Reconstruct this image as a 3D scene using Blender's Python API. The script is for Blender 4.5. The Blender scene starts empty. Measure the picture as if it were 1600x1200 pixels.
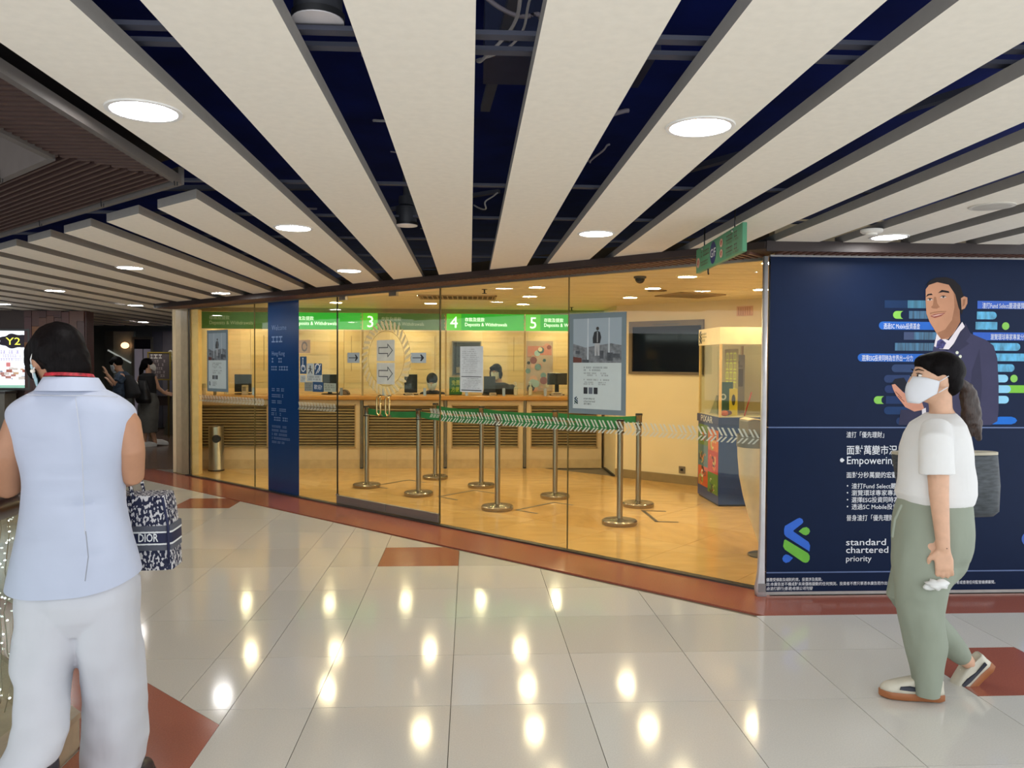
import bpy, bmesh, math, random
from mathutils import Vector, Matrix
random.seed(7)
SC = bpy.context.scene
COL = SC.collection
R_ = math.radians

# ------------------------------------------------------------------ camera
F = 1230.0
CAM = Vector((0, 0, 1.5))
CROT = Matrix.Rotation(R_(-3.07), 3, 'Z') @ Matrix.Rotation(R_(90 - 1.47), 3, 'X') @ Matrix.Rotation(R_(0.3), 3, 'Z')
cd = bpy.data.cameras.new('camera'); cd.sensor_width = 36; cd.lens = F * 36 / 1600; cd.clip_start = .05
cam = bpy.data.objects.new('camera', cd); COL.objects.link(cam)
cam.matrix_world = Matrix.Translation(CAM) @ CROT.to_4x4()
SC.camera = cam
# ------------------------------------------------------------------ ambient light of the hall and exposure
wd = bpy.data.worlds.new('hall_air'); SC.world = wd; wd.use_nodes = True
wd.node_tree.nodes['Background'].inputs[0].default_value = (.93, .97, 1.0, 1)
wd.node_tree.nodes['Background'].inputs[1].default_value = 2.05
SC.view_settings.view_transform = 'Standard'; SC.view_settings.look = 'None'
SC.view_settings.gamma = 1; SC.view_settings.use_curve_mapping = False
SC.view_settings.exposure = 0.0
SC.display_settings.display_device = 'sRGB'
L_MALL, L_BANK = 62.0, 165.0     # radiance of the hall's and the bank's lamps
L_BANKCOL, L_MALLCOL = (1.0, .80, .50), (1.0, .98, .96)

def ray(px, py):
    return CROT @ Vector(((px - 800) / F, -(py - 600) / F, -1))
def on_z(px, py, z=0.0):
    d = ray(px, py); t = (z - CAM.z) / d.z
    return CAM + d * t
def on_y(px, py, Y):
    d = ray(px, py); return CAM + d * (Y / d.y)
def on_v(px, py, P, Q):            # where a sight line meets the upright plane over P-Q: distance along it from P, height
    d = ray(px, py); P = Vector((P[0], P[1])); Q = Vector((Q[0], Q[1])); u = (Q - P).normalized(); n = Vector((-u.y, u.x))
    t = (P.dot(n)) / (d.x * n.x + d.y * n.y); p = CAM + d * t
    return (Vector((p.x, p.y)) - P).dot(u), p.z

# ------------------------------------------------------------------ materials
def lin(h):
    h = h.lstrip('#'); o = []
    for i in (0, 2, 4):
        c = int(h[i:i + 2], 16) / 255
        o.append(c / 12.92 if c <= .04045 else ((c + .055) / 1.055) ** 2.4)
    return tuple(o) + (1,)
_M = {}
def mat(hexc, rough=.5, metal=0., var=.08, scale=12., bump=0., emit=0., spec=.5, stretch=(1, 1, 1), alpha=None, ecol=None, detail=4, coat=0., bscale=None, sheen=0.):
    key = (hexc, rough, metal, var, scale, bump, emit, spec, stretch, alpha, ecol, coat, bscale)
    if key in _M: return _M[key]
    m = bpy.data.materials.new('surface_' + hexc.lstrip('#')); m.use_nodes = True
    nt = m.node_tree; b = nt.nodes['Principled BSDF']; c = lin(hexc)
    tc = nt.nodes.new('ShaderNodeTexCoord'); mp = nt.nodes.new('ShaderNodeMapping'); mp.inputs['Scale'].default_value = stretch
    nt.links.new(tc.outputs['Object'], mp.inputs[0])
    nz = nt.nodes.new('ShaderNodeTexNoise'); nz.inputs['Scale'].default_value = scale; nz.inputs['Detail'].default_value = detail
    nt.links.new(mp.outputs[0], nz.inputs['Vector'])
    rp = nt.nodes.new('ShaderNodeValToRGB')
    rp.color_ramp.elements[0].position = .3; rp.color_ramp.elements[1].position = .7
    rp.color_ramp.elements[0].color = tuple(max(0, x * (1 - var)) for x in c[:3]) + (1,)
    rp.color_ramp.elements[1].color = tuple(min(1, x * (1 + var)) for x in c[:3]) + (1,)
    nt.links.new(nz.outputs['Fac'], rp.inputs[0]); nt.links.new(rp.outputs[0], b.inputs['Base Color'])
    b.inputs['Roughness'].default_value = rough; b.inputs['Metallic'].default_value = metal
    b.inputs['Specular IOR Level'].default_value = spec; b.inputs['Coat Weight'].default_value = coat
    b.inputs['Coat Roughness'].default_value = .05
    if sheen: b.inputs['Sheen Weight'].default_value = sheen
    if emit:
        b.inputs['Emission Color'].default_value = (tuple(ecol) + (1,)) if ecol else c
        b.inputs['Emission Strength'].default_value = emit
    if bump:
        bp = nt.nodes.new('ShaderNodeBump'); bp.inputs['Strength'].default_value = bump; bp.inputs['Distance'].default_value = .02
        if bscale:
            n2 = nt.nodes.new('ShaderNodeTexNoise'); n2.inputs['Scale'].default_value = bscale; n2.inputs['Detail'].default_value = 3
            nt.links.new(mp.outputs[0], n2.inputs['Vector']); nt.links.new(n2.outputs['Fac'], bp.inputs['Height'])
        else: nt.links.new(nz.outputs['Fac'], bp.inputs['Height'])
        nt.links.new(bp.outputs[0], b.inputs['Normal'])
    if alpha is not None: b.inputs['Alpha'].default_value = alpha
    _M[key] = m
    return m
def glass_mat(name, tint, gain=1.0):
    m = bpy.data.materials.new(name); m.use_nodes = True; nt = m.node_tree; nt.nodes.clear()
    o = nt.nodes.new('ShaderNodeOutputMaterial'); mx = nt.nodes.new('ShaderNodeMixShader')
    tr = nt.nodes.new('ShaderNodeBsdfTransparent'); tr.inputs[0].default_value = tint + (1,)
    gl = nt.nodes.new('ShaderNodeBsdfGlossy'); gl.inputs['Roughness'].default_value = .0
    fr = nt.nodes.new('ShaderNodeFresnel'); fr.inputs[0].default_value = 1.5
    ge = nt.nodes.new('ShaderNodeNewGeometry')
    a = nt.nodes.new('ShaderNodeMath'); a.operation = 'SUBTRACT'; a.inputs[0].default_value = 1; nt.links.new(ge.outputs['Backfacing'], a.inputs[1])
    k = nt.nodes.new('ShaderNodeMath'); k.operation = 'MULTIPLY'; nt.links.new(fr.outputs[0], k.inputs[0]); nt.links.new(a.outputs[0], k.inputs[1])
    nt.links.new(k.outputs[0], mx.inputs[0]); nt.links.new(tr.outputs[0], mx.inputs[1]); nt.links.new(gl.outputs[0], mx.inputs[2])
    nt.links.new(mx.outputs[0], o.inputs[0])
    return m

# ------------------------------------------------------------------ mesh builder
class MB:
    def __init__(s): s.v = []; s.f = []
    def add(s, vs, fs):
        k = len(s.v); s.v += [tuple(v) for v in vs]; s.f += [tuple(i + k for i in f) for f in fs]; return s
    def box(s, x0, x1, y0, y1, z0, z1):
        return s.add([(x0, y0, z0), (x1, y0, z0), (x1, y1, z0), (x0, y1, z0), (x0, y0, z1), (x1, y0, z1), (x1, y1, z1), (x0, y1, z1)],
                     [(0, 3, 2, 1), (4, 5, 6, 7), (0, 1, 5, 4), (1, 2, 6, 5), (2, 3, 7, 6), (3, 0, 4, 7)])
    def prism(s, poly, z0, z1):                 # counter-clockwise outline in x, y
        n = len(poly)
        a = sum(poly[i][0] * poly[(i + 1) % n][1] - poly[(i + 1) % n][0] * poly[i][1] for i in range(n))
        if a < 0: poly = poly[::-1]
        return s.add([(p[0], p[1], z0) for p in poly] + [(p[0], p[1], z1) for p in poly],
                     [tuple(range(n - 1, -1, -1)), tuple(range(n, 2 * n))] + [(i, (i + 1) % n, n + (i + 1) % n, n + i) for i in range(n)])
    def slabxz(s, poly, y0, y1):                # outline in x, z given depth
        n = len(poly)
        a = sum(poly[i][0] * poly[(i + 1) % n][1] - poly[(i + 1) % n][0] * poly[i][1] for i in range(n))
        if a < 0: poly = poly[::-1]
        return s.add([(p[0], y0, p[1]) for p in poly] + [(p[0], y1, p[1]) for p in poly],
                     [tuple(range(n)), tuple(range(2 * n - 1, n - 1, -1))] + [(i, n + i, n + (i + 1) % n, (i + 1) % n) for i in range(n)])
    def flat(s, poly, y=0.):                    # printed shape in x, z, facing -y
        n = len(poly)
        a = sum(poly[i][0] * poly[(i + 1) % n][1] - poly[(i + 1) % n][0] * poly[i][1] for i in range(n))
        if a < 0: poly = poly[::-1]
        return s.add([(p[0], y, p[1]) for p in poly], [tuple(range(n))])
    def beam(s, p, q, w, h, up=(0, 0, 1)):      # square bar between two points
        p = Vector(p); q = Vector(q); d = (q - p).normalized(); u = Vector(up)
        if abs(d.dot(u)) > .98: u = Vector((0, 1, 0))
        x = d.cross(u).normalized() * w / 2; z = x.cross(d).normalized() * h / 2
        vs = [p - x - z, p + x - z, p + x + z, p - x + z, q - x - z, q + x - z, q + x + z, q - x + z]
        return s.add(vs, [(0, 1, 2, 3), (7, 6, 5, 4), (0, 4, 5, 1), (1, 5, 6, 2), (2, 6, 7, 3), (3, 7, 4, 0)])
    def lathe(s, prof, n=24, c=(0, 0)):
        vs = []; fs = []; m = len(prof)
        for r, z in prof:
            for i in range(n):
                a = 2 * math.pi * i / n; vs.append((c[0] + r * math.cos(a), c[1] + r * math.sin(a), z))
        for j in range(m - 1):
            for i in range(n):
                fs.append((j * n + i, j * n + (i + 1) % n, (j + 1) * n + (i + 1) % n, (j + 1) * n + i))
        fs.append(tuple(range(n - 1, -1, -1))); fs.append(tuple((m - 1) * n + i for i in range(n)))
        return s.add(vs, fs)
    def tube(s, pts, rad, n=10, ref=(1, 0, 0), rnd=False):
        pts = [Vector(p) for p in pts]
        if not isinstance(rad, list): rad = [rad] * len(pts)
        rad = [(r, r) if not isinstance(r, (list, tuple)) else r for r in rad]
        if rnd:
            t0 = (pts[0] - pts[1]).normalized(); t1 = (pts[-1] - pts[-2]).normalized()
            m0 = min(rad[0]); m1 = min(rad[-1]); a, b = rad[0], rad[-1]
            pts = [pts[0] + t0 * m0 * .95, pts[0] + t0 * m0 * .6] + pts + [pts[-1] + t1 * m1 * .6, pts[-1] + t1 * m1 * .95]
            rad = [(a[0] * .3, a[1] * .3), (a[0] * .8, a[1] * .8)] + list(rad) + [(b[0] * .8, b[1] * .8), (b[0] * .3, b[1] * .3)]
        m = len(pts); vs = []; ref = Vector(ref)
        for j, p in enumerate(pts):
            t = (pts[min(j + 1, m - 1)] - pts[max(j - 1, 0)]).normalized()
            r = ref if abs(t.dot(ref)) < .95 else Vector((ref.y, ref.z, ref.x))
            x = (r - t * r.dot(t)).normalized(); y = t.cross(x)
            for i in range(n):
                a = 2 * math.pi * i / n; vs.append(p + x * math.cos(a) * rad[j][0] + y * math.sin(a) * rad[j][1])
        fs = [(j * n + i, j * n + (i + 1) % n, (j + 1) * n + (i + 1) % n, (j + 1) * n + i) for j in range(m - 1) for i in range(n)]
        fs.append(tuple(range(n - 1, -1, -1))); fs.append(tuple((m - 1) * n + i for i in range(n)))
        return s.add(vs, fs)
    def loft(s, rings, n=28, p=2.0):            # level rings: (cx, cy, z, half width, half depth[, turn])
        vs = []
        for r in rings:
            cx, cy, z, a, b = r[:5]; t = r[5] if len(r) > 5 else 0.
            for i in range(n):
                an = 2 * math.pi * i / n; c, si = math.cos(an), math.sin(an)
                x = a * math.copysign(abs(c) ** (2 / p), c); y = b * math.copysign(abs(si) ** (2 / p), si)
                vs.append((cx + x * math.cos(t) - y * math.sin(t), cy + x * math.sin(t) + y * math.cos(t), z))
        m = len(rings)
        fs = [(j * n + i, j * n + (i + 1) % n, (j + 1) * n + (i + 1) % n, (j + 1) * n + i) for j in range(m - 1) for i in range(n)]
        if rings[0][2] > rings[-1][2]: fs = [f[::-1] for f in fs]; fs += [tuple(range(n)), tuple((m - 1) * n + i for i in range(n - 1, -1, -1))]
        else: fs += [tuple(range(n - 1, -1, -1)), tuple((m - 1) * n + i for i in range(n))]
        return s.add(vs, fs)
    def ball(s, c, r, n=16, m=10, M=None, fn=None):
        r = (r, r, r) if not isinstance(r, (tuple, list)) else r; c = Vector(c); vs = []
        def P(a, b):
            v = Vector((math.sin(a) * math.cos(b), math.sin(a) * math.sin(b), math.cos(a)))
            if fn: v = fn(v)
            v = Vector((v.x * r[0], v.y * r[1], v.z * r[2]))
            return c + (M @ v if M else v)
        vs.append(P(0, 0))
        for j in range(1, m):
            for i in range(n): vs.append(P(math.pi * j / m, 2 * math.pi * i / n))
        vs.append(P(math.pi, 0)); fs = []
        for i in range(n): fs.append((0, 1 + i, 1 + (i + 1) % n))
        for j in range(m - 2):
            for i in range(n): fs.append((1 + j * n + i, 1 + (j + 1) * n + i, 1 + (j + 1) * n + (i + 1) % n, 1 + j * n + (i + 1) % n))
        e = len(vs) - 1; b = 1 + (m - 2) * n
        for i in range(n): fs.append((b + i, e, b + (i + 1) % n))
        return s.add(vs, fs)
    def mesh(s, name):
        me = bpy.data.meshes.new(name); me.from_pydata(s.v, [], s.f); me.update(); return me
    def build(s, name, m, parent=None, smooth=False, bevel=0., label=None, stuff=False, loc=None, rz=None):
        o = bpy.data.objects.new(name, s.mesh(name)); COL.objects.link(o)
        o.data.materials.append(m)
        if smooth:
            o.data.polygons.foreach_set('use_smooth', [True] * len(o.data.polygons))
            if smooth != 'all': o.data.set_sharp_from_angle(angle=R_(40))
        if bevel:
            bv = o.modifiers.new('edge', 'BEVEL'); bv.width = bevel; bv.segments = 2; bv.limit_method = 'ANGLE'
        if parent: o.parent = parent
        if label: o['label'] = label
        if stuff: o['kind'] = 'stuff'
        if loc is not None: o.location = loc
        if rz is not None: o.rotation_euler[2] = rz
        return o
    def remesh(s, name, m, parent, voxel=.008, it=6, label=None, disp=0., dscale=.12, stretch=None):
        o = s.build(name, m, None)
        rm = o.modifiers.new('r', 'REMESH'); rm.mode = 'VOXEL'; rm.voxel_size = voxel
        if it: sm = o.modifiers.new('s', 'SMOOTH'); sm.factor = .5; sm.iterations = it
        if disp:
            tx = bpy.data.textures.new('folds', 'CLOUDS'); tx.noise_scale = dscale; tx.noise_depth = 1
            dm = o.modifiers.new('d', 'DISPLACE'); dm.texture = tx; dm.strength = disp; dm.mid_level = .5
        dg = bpy.context.evaluated_depsgraph_get(); dg.update()
        me = bpy.data.meshes.new_from_object(o.evaluated_get(dg)); o.modifiers.clear(); o.data = me
        me.polygons.foreach_set('use_smooth', [True] * len(me.polygons)); me.materials.clear(); me.materials.append(m)
        o.parent = parent
        if label: o['label'] = label
        return o

def thing(name, label, cat, loc=(0, 0, 0), rz=0., group=None):
    o = bpy.data.objects.new(name, None); COL.objects.link(o); o.empty_display_size = .1
    o.location = loc; o.rotation_euler = (0, 0, rz); o['label'] = label; o['category'] = cat
    if group: o['group'] = group
    return o
def tag(o, label, cat, group=None):
    o['label'] = label; o['category'] = cat
    if group: o['group'] = group
    return o
def struct(o): o['kind'] = 'structure'; return o
def dup(root, label, loc, rz=None, group=None):
    r = root.copy(); COL.objects.link(r); r.location = loc; r['label'] = label
    if rz is not None: r.rotation_euler = (0, 0, rz)
    if group: r['group'] = group
    for ch in root.children:
        c = ch.copy(); COL.objects.link(c); c.parent = r
        for g in ch.children:
            d = g.copy(); COL.objects.link(d); d.parent = c
    return r
def text(body, x, z, h, m, parent, y=-.002, width=None, align='LEFT', name='lettering', lead=1.0, shear=0., rot=None, bold=0.):
    """lettering in the parent's x-z plane, facing its -y; h = size of the type, (x, z) = start of the first baseline"""
    c = bpy.data.curves.new(name, 'FONT'); c.body = body; c.size = h; c.resolution_u = 2; c.align_x = align; c.space_line = lead; c.shear = shear; c.offset = bold * h * .8
    o = bpy.data.objects.new(name, c); COL.objects.link(o)
    dg = bpy.context.evaluated_depsgraph_get(); dg.update()
    me = bpy.data.meshes.new_from_object(o.evaluated_get(dg))
    bpy.data.objects.remove(o)
    xs = [v.co.x for v in me.vertices]
    k = 1.
    if width and xs: k = width / (max(xs) - min(xs))
    for v in me.vertices:
        X, Z = v.co.x * k, v.co.y
        v.co = (x + X, y, z + Z)
    me.materials.clear(); me.materials.append(m); me.name = name
    o = bpy.data.objects.new(name, me); COL.objects.link(o); o.parent = parent
    return o
def greek(x0, z0, x1, rows, lead, h, m, parent, y=-.002, seed=1, dens=.8, name='lettering', fill=1.):
    """lines of print too small to read: rows of short strokes"""
    r = random.Random(seed); b = MB()
    for k in range(rows):
        z = z0 - k * lead; x = x0; end = x0 + (x1 - x0) * (1 if fill == 1 else r.uniform(fill, 1))
        while x < end - h * .4:
            w = min(h * r.uniform(.5, 1.), end - x)
            if r.random() < dens:
                b.flat([(x, z), (x + w, z), (x + w, z + h * .22), (x, z + h * .22)], y)
                b.flat([(x, z + h * .78), (x + w, z + h * .78), (x + w, z + h), (x, z + h)], y)
                b.flat([(x + w * .4, z + h * .22), (x + w * .6, z + h * .22), (x + w * .6, z + h * .78), (x + w * .4, z + h * .78)], y)
            x += w + h * .22
    return b.build(name, m, parent)
def arc(cx, cz, r, a0, a1, n=10):
    return [(cx + r * math.cos(R_(a0 + (a1 - a0) * i / n)), cz + r * math.sin(R_(a0 + (a1 - a0) * i / n))) for i in range(n + 1)]
def pill(x0, x1, zc, r, left=True, right=True):
    p = []
    p += arc(x1 - r, zc, r, -90, 90, 8) if right else [(x1, zc - r), (x1, zc + r)]
    p += arc(x0 + r, zc, r, 90, 270, 8) if left else [(x0, zc + r), (x0, zc - r)]
    return p
def ring_poly(cx, cz, r0, r1, a0, a1, n=16):
    return arc(cx, cz, r1, a0, a1, n) + arc(cx, cz, r0, a1, a0, n)
def clip(poly, a, b, c):            # keeps a*x + b*y <= c
    out = []
    for i in range(len(poly)):
        p, q = poly[i], poly[(i + 1) % len(poly)]
        dp, dq = a * p[0] + b * p[1] - c, a * q[0] + b * q[1] - c
        if dp <= 1e-9: out.append(p)
        if (dp < -1e-9 and dq > 1e-9) or (dp > 1e-9 and dq < -1e-9):
            t = dp / (dp - dq); out.append((p[0] + (q[0] - p[0]) * t, p[1] + (q[1] - p[1]) * t))
    return out
def area(poly):
    n = len(poly)
    return abs(sum(poly[i][0] * poly[(i + 1) % n][1] - poly[(i + 1) % n][0] * poly[i][1] for i in range(n))) / 2 if n > 2 else 0
def inset(poly, d):                  # moves a convex outline inwards
    n = len(poly); s = sum(poly[i][0] * poly[(i + 1) % n][1] - poly[(i + 1) % n][0] * poly[i][1] for i in range(n))
    if s < 0: poly = poly[::-1]
    out = poly
    for i in range(n):
        p, q = Vector(poly[i]), Vector(poly[(i + 1) % n]); u = q - p
        if u.length < 1e-6: continue
        u.normalize(); nrm = Vector((u.y, -u.x)); out = clip(out, nrm.x, nrm.y, nrm.dot(p) - d)
    return out

# palette
WHITE = mat('#dcd8d0', .55); STEEL = mat('#a8a6a0', .28, .95, scale=60, stretch=(1, 1, .05)); DARKSTEEL = mat('#5d5c5a', .35, .9)
BLACK = mat('#141416', .45); PAPER = mat('#dfe2e2', .7, var=.03); INK = mat('#23262c', .7)
CREAM = mat('#d9c7a2', .6); GOLD = mat('#b98e3f', .3, .9)
SKIN = mat('#c99b7e', .55, var=.06, scale=30); SKIN2 = mat('#d3a88c', .55, var=.06, scale=30)
HAIR = mat('#0d0a0b', .55, var=.5, scale=40, stretch=(6, 6, .6), bump=.1, spec=.08)
NAVY = mat('#14233f', .35, var=.05)
# the shop glass runs from the cream pier (B) to the corner of the hoarding (A)
A2 = on_z(1192, 920); B2 = on_z(296, 742)
A2 = Vector((A2.x, A2.y)); B2 = Vector((B2.x, B2.y))
GU = (A2 - B2).normalized(); GN = Vector((GU.y, -GU.x)) if (GU.y) < 0 else Vector((-GU.y, GU.x))
if GN.dot(-B2) < 0: GN = -GN                      # towards the hall
GLEN = (A2 - B2).length; GA = math.atan2(GU.y, GU.x)
def gl(px, py): return on_v(px, py, B2, A2)
def gpt(s, out=0., z=0.): q = B2 + GU * s + GN * out; return Vector((q.x, q.y, z))
print('glass', A2, B2, GLEN, math.degrees(GA), GN)
YW = 5.0
# =================================================================== SETTING
TX, TY, TS = -.078, 3.425, .598
cream_tile = [mat('#cbc8c0', .10, var=.05, scale=160, detail=2), mat('#c7c3ba', .10, var=.05, scale=160, detail=2), mat('#cecbc4', .10, var=.05, scale=160, detail=2)]
red_tile = mat('#9d5a47', .16, var=.10, scale=140)
slab = mat('#6d655a', .4); brownfloor = mat('#6a5546', .22, var=.25, scale=5, stretch=(14, .6, 1))
floor = struct(MB().prism([(-1.5, .5), (4.6, .5), (4.6, 30), (-14, 30), (-14, 15.06), (-1.5, 3.1)], -.2, -.012).build('floor', slab))
BAND = .60; RB = 4.59
# red granite border: along the shop glass, along the hoarding, round the railing
gb = [gpt(-.9, .06), gpt(GLEN, .06), (1.96, YW - .02), (4.6, YW - .02), (4.6, RB), (1.775, RB), gpt(-1.1, BAND)]
MB().prism([(p[0], p[1]) for p in gb], -.012, 0).build('red_border', red_tile, floor)
MB().prism([(-1.03, .5), (-1.03, 3.28), (-9.0, 10.9), (-9.0, 10.26), (-1.5, 3.1), (-1.5, .5)], -.012, 0).build('red_border', red_tile, floor)
nA = GN; cG = -(nA.dot(B2) + BAND)               # keep -n.x <= cG : outside the border
nL = Vector((-.691, -.723)); cL = nL.x * -1.03 + nL.y * 3.28
ntile = 0
for j in range(-3, 14):
    for i in range(-16, 8):
        x0, y0 = TX + TS * i, TY + TS * j
        if y0 < .9 or abs(x0 + .3 - .05 * y0) > .74 * y0 + 1.2: continue
        sq = [(x0, y0), (x0 + TS, y0), (x0 + TS, y0 + TS), (x0, y0 + TS)]
        red = (i, j) in ((-1, 4), (4, 0), (-5, 8))
        out = clip(sq, -nA.x, -nA.y, cG)
        ps = [sq] if y0 + TS <= RB else ([out] if area(out) > .355 or y0 >= RB else [clip(sq, 0, 1, RB), clip(clip(sq, 0, -1, -RB), -nA.x, -nA.y, cG)])
        res = []
        for p in ps:
            a = clip(p, -1, 0, 1.03)
            b = clip(clip(p, 1, 0, -1.03), nL.x, nL.y, cL)
            res += [a, b] if area(b) < .355 else [b]
        for p in res:
            if area(p) < .004: continue
            p = inset(p, .0016)
            if area(p) < .003: continue
            ntile += 1
            MB().prism(p, -.012, 0).build('tile', red_tile if red else random.choice(cream_tile), floor)
print('tiles', ntile)
# dark boarded floor of the far hall
for k in range(26):
    y = 11.3 + k * .36
    MB().box(-13.9, -3.85, y, y + .345, -.012, 0).build('board', brownfloor, floor)
MB().prism([tuple(gpt(0, 0))[:2], tuple(gpt(GLEN, 0))[:2], tuple(gpt(GLEN, .06))[:2], tuple(gpt(0, .06))[:2]], -.012, .012).build('threshold', DARKSTEEL, floor)
# polished marble of the bank, laid square to the glass
marble = [mat('#cfa86a', .12, var=.10, scale=3, stretch=(1, 3, 1)), mat('#cba263', .12, var=.10, scale=3, stretch=(3, 1, 1)), mat('#d2ab6f', .13, var=.10, scale=4, stretch=(1, 4, 1))]
MS = .8
for a in range(-1, 12):
    for b in range(0, 9):
        s0, d0 = a * MS - .3, b * MS
        p = [tuple(gpt(s0, -d0))[:2], tuple(gpt(s0 + MS, -d0))[:2], tuple(gpt(s0 + MS, -d0 - MS))[:2], tuple(gpt(s0, -d0 - MS))[:2]]
        p = clip(p, 0, 1, 11.42); p = clip(p, -1, 0, 4.05); p = clip(p, 1, 0, 4.7); p = clip(p, .684, .729, .684 * 1.95 + .729 * 10.42); p = clip(p, 0, -1, -5.15)
        if area(p) < .01: continue
        p = inset(p, .0012)
        if area(p) < .008: continue
        MB().prism(p, -.012, 0).build('marble_tile', marble[(a * 3 + b) % 3], floor)

# ------------------------------------------------------------------ ceiling of the hall
VOID = mat('#081a5e', .8, var=.3, scale=3, spec=.1)
ceil = struct(MB().box(-14, 4.6, .3, 24, 2.95, 3.05).build('ceiling', VOID))
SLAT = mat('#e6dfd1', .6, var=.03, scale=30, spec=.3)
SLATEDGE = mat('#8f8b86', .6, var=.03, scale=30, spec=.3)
ZS, TH, PW, PP = 2.27, .045, .282, .4325
def yend(x): return 6.97 - .965 * x if x > -3.6 else 16.5
for n in range(-24, 14):
    xl = -.272 + PP * (n - 5); xr = xl + PW
    if n >= 3: y0l = y0r = .4
    else: y0l, y0r = 3.80 + (-1.29 - xl) * .945, 3.80 + (-1.29 - xr) * .945
    if xr < -3.72: y1l = y1r = 17.2
    elif n >= 9 and yend(xr) < 5.05: y1l, y1r = max(4.93, min(yend(xl), 5.4)), 4.93
    else: y1l, y1r = yend(xl), yend(xr)
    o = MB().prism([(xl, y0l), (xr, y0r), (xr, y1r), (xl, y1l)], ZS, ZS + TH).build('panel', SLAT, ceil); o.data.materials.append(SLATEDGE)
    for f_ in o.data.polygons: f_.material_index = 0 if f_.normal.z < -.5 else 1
RAIL = mat('#3c3f4e', .7)
for y in (2.02, 2.12, 3.72, 4.55, 5.35, 6.2, 7.1, 8.0):
    xr = 4.6 if y < 4.9 else (6.8 - y) / .965
    MB().box(-1.1 if y < 3.6 else -1.2 - (y - 3.4) * 1.0, xr, y, y + .035, ZS + TH + .02, ZS + TH + .032).build('rail', RAIL, ceil)
for (p, q, w) in (((-.62, 1.5, 2.62), (-.62, 3.3, 2.6), .05), ((.07, 3.9, 2.75), (.17, 1.9, 2.62), .045), ((.5, 2.4, 2.5), (.52, 1.0, 2.6), .04), ((-.8, 5.9, 2.6), (.2, 5.5, 2.7), .04), ((1.0, 4.8, 2.6), (2.2, 3.3, 2.7), .05), ((-2.2, 5.6, 2.7), (-.8, 5.0, 2.6), .05)):
    MB().beam(p, q, w, w * .6).build('strut', RAIL, ceil)
def wiggle(p, q, n, amp, seed, sag=0.):
    r = random.Random(seed); p = Vector(p); q = Vector(q); o = []; A = [r.uniform(.3, 1) for _ in range(6)]; B = [r.uniform(0, 6.3) for _ in range(6)]
    for i in range(n * 4 + 1):
        t = i / (n * 4); e = math.sin(math.pi * t) ** .5
        w3 = [amp * e * (A[k] * math.sin(4 * t + B[k]) + .5 * A[k + 3] * math.sin(9 * t + B[k + 3])) for k in range(3)]
        o.append(p.lerp(q, t) + Vector((w3[0], w3[1], w3[2] * .4 - sag * 4 * t * (1 - t))))
    return o
CABLE = mat('#7d757c', .7); CABLE2 = mat('#a09c9c', .6)
k = 0
for (p, q, r, m_) in (((-.80, 1.9, 2.55), (-.62, 4.2, 2.45), .006, CABLE), ((-.76, 1.8, 2.5), (-.55, 4.6, 2.42), .004, CABLE2), ((-.84, 2.0, 2.6), (-.6, 3.3, 2.4), .008, CABLE), ((-.70, 2.2, 2.5), (-.5, 5.0, 2.42), .004, CABLE2), ((-.35, 2.6, 2.5), (-.08, 2.5, 2.55), .012, CABLE), ((-.4, 3.3, 2.5), (-.1, 3.0, 2.5), .008, CABLE2), ((-.37, 3.7, 2.48), (-.12, 3.5, 2.5), .005, CABLE), ((.02, 2.5, 2.45), (.16, 1.9, 2.5), .007, CABLE2), ((.02, 2.55, 2.47), (.2, 1.95, 2.5), .005, CABLE2), ((.0, 2.2, 2.6), (.2, 2.3, 2.5), .009, CABLE),
                      ((.02, 4.6, 2.42), (.15, 4.4, 2.45), .006, CABLE2), ((.45, 2.9, 2.5), (.62, 3.1, 2.5), .012, CABLE), ((.5, 3.6, 2.45), (.6, 3.4, 2.45), .006, CABLE), ((-1.2, 4.2, 2.5), (-1.0, 5.2, 2.5), .01, CABLE), ((.9, 3.2, 2.55), (1.0, 4.4, 2.5), .012, CABLE), ((-.4, 5.0, 2.5), (-.1, 5.3, 2.5), .008, CABLE), ((-.35, 5.6, 2.45), (-.12, 5.3, 2.5), .005, CABLE2)):
    k += 1; MB().tube(wiggle(p, q, 7, .035, k, .04), r * .75, 6).build('cable', m_, ceil, smooth='all')
# perforated duct high above the gaps
DUCT = mat('#28304f', .6, .3)
MB().box(.05, .7, 2.9, 3.3, 2.66, 2.9).build('duct', DUCT, ceil)
MB().box(.45, .62, -1, 5.6, 2.6, 2.85).build('duct', DUCT, ceil)

# louvred timber soffit over the railing, with its lit recess
LOUV = mat('#3d2924', .6, var=.2, scale=20, stretch=(1, 1, 8)); TRIMG = mat('#55504d', .6)
ZL = 2.25
sof = struct(MB().prism([(-1.21, .5), (-1.21, 3.35), (-7.5, 9.3), (-7.5, 8.85), (-1.36, 3.05), (-1.36, .5)], ZL + .1, ZL + .16).build('trim_1', mat('#161318', .7)))
def seg45(x, off): return 3.35 + (-1.21 - x) * .946 - off          # 45 degree line, off = shift towards the camera
b = MB()
for k in range(150):
    y = .5 + k * .046
    xi = -1.515; xo = -1.225
    if y > 3.28: break
    if y > 2.97: xi = -1.515 + (y - 2.97) * .9
    if xi < xo - .02: b.box(xi, xo, y, y + .022, ZL, ZL + .04)
b.build('louvre', LOUV, sof, stuff=True)
b = MB(); u = Vector((-.7265, .6872)); w = Vector((-.6872, -.7265))
for k in range(13):
    o = .012 + k * .0235
    p0 = Vector((-1.21, 3.33)) + w * o
    p0 = Vector((-1.225 - k * .0238, 3.33 - k * .029 + .0)); p1 = p0 + u * 7
    b.beam((p0.x, p0.y, ZL + .02), (p1.x, p1.y, ZL + .02), .012, .04)
b.build('louvre', LOUV, sof, stuff=True)
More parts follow.
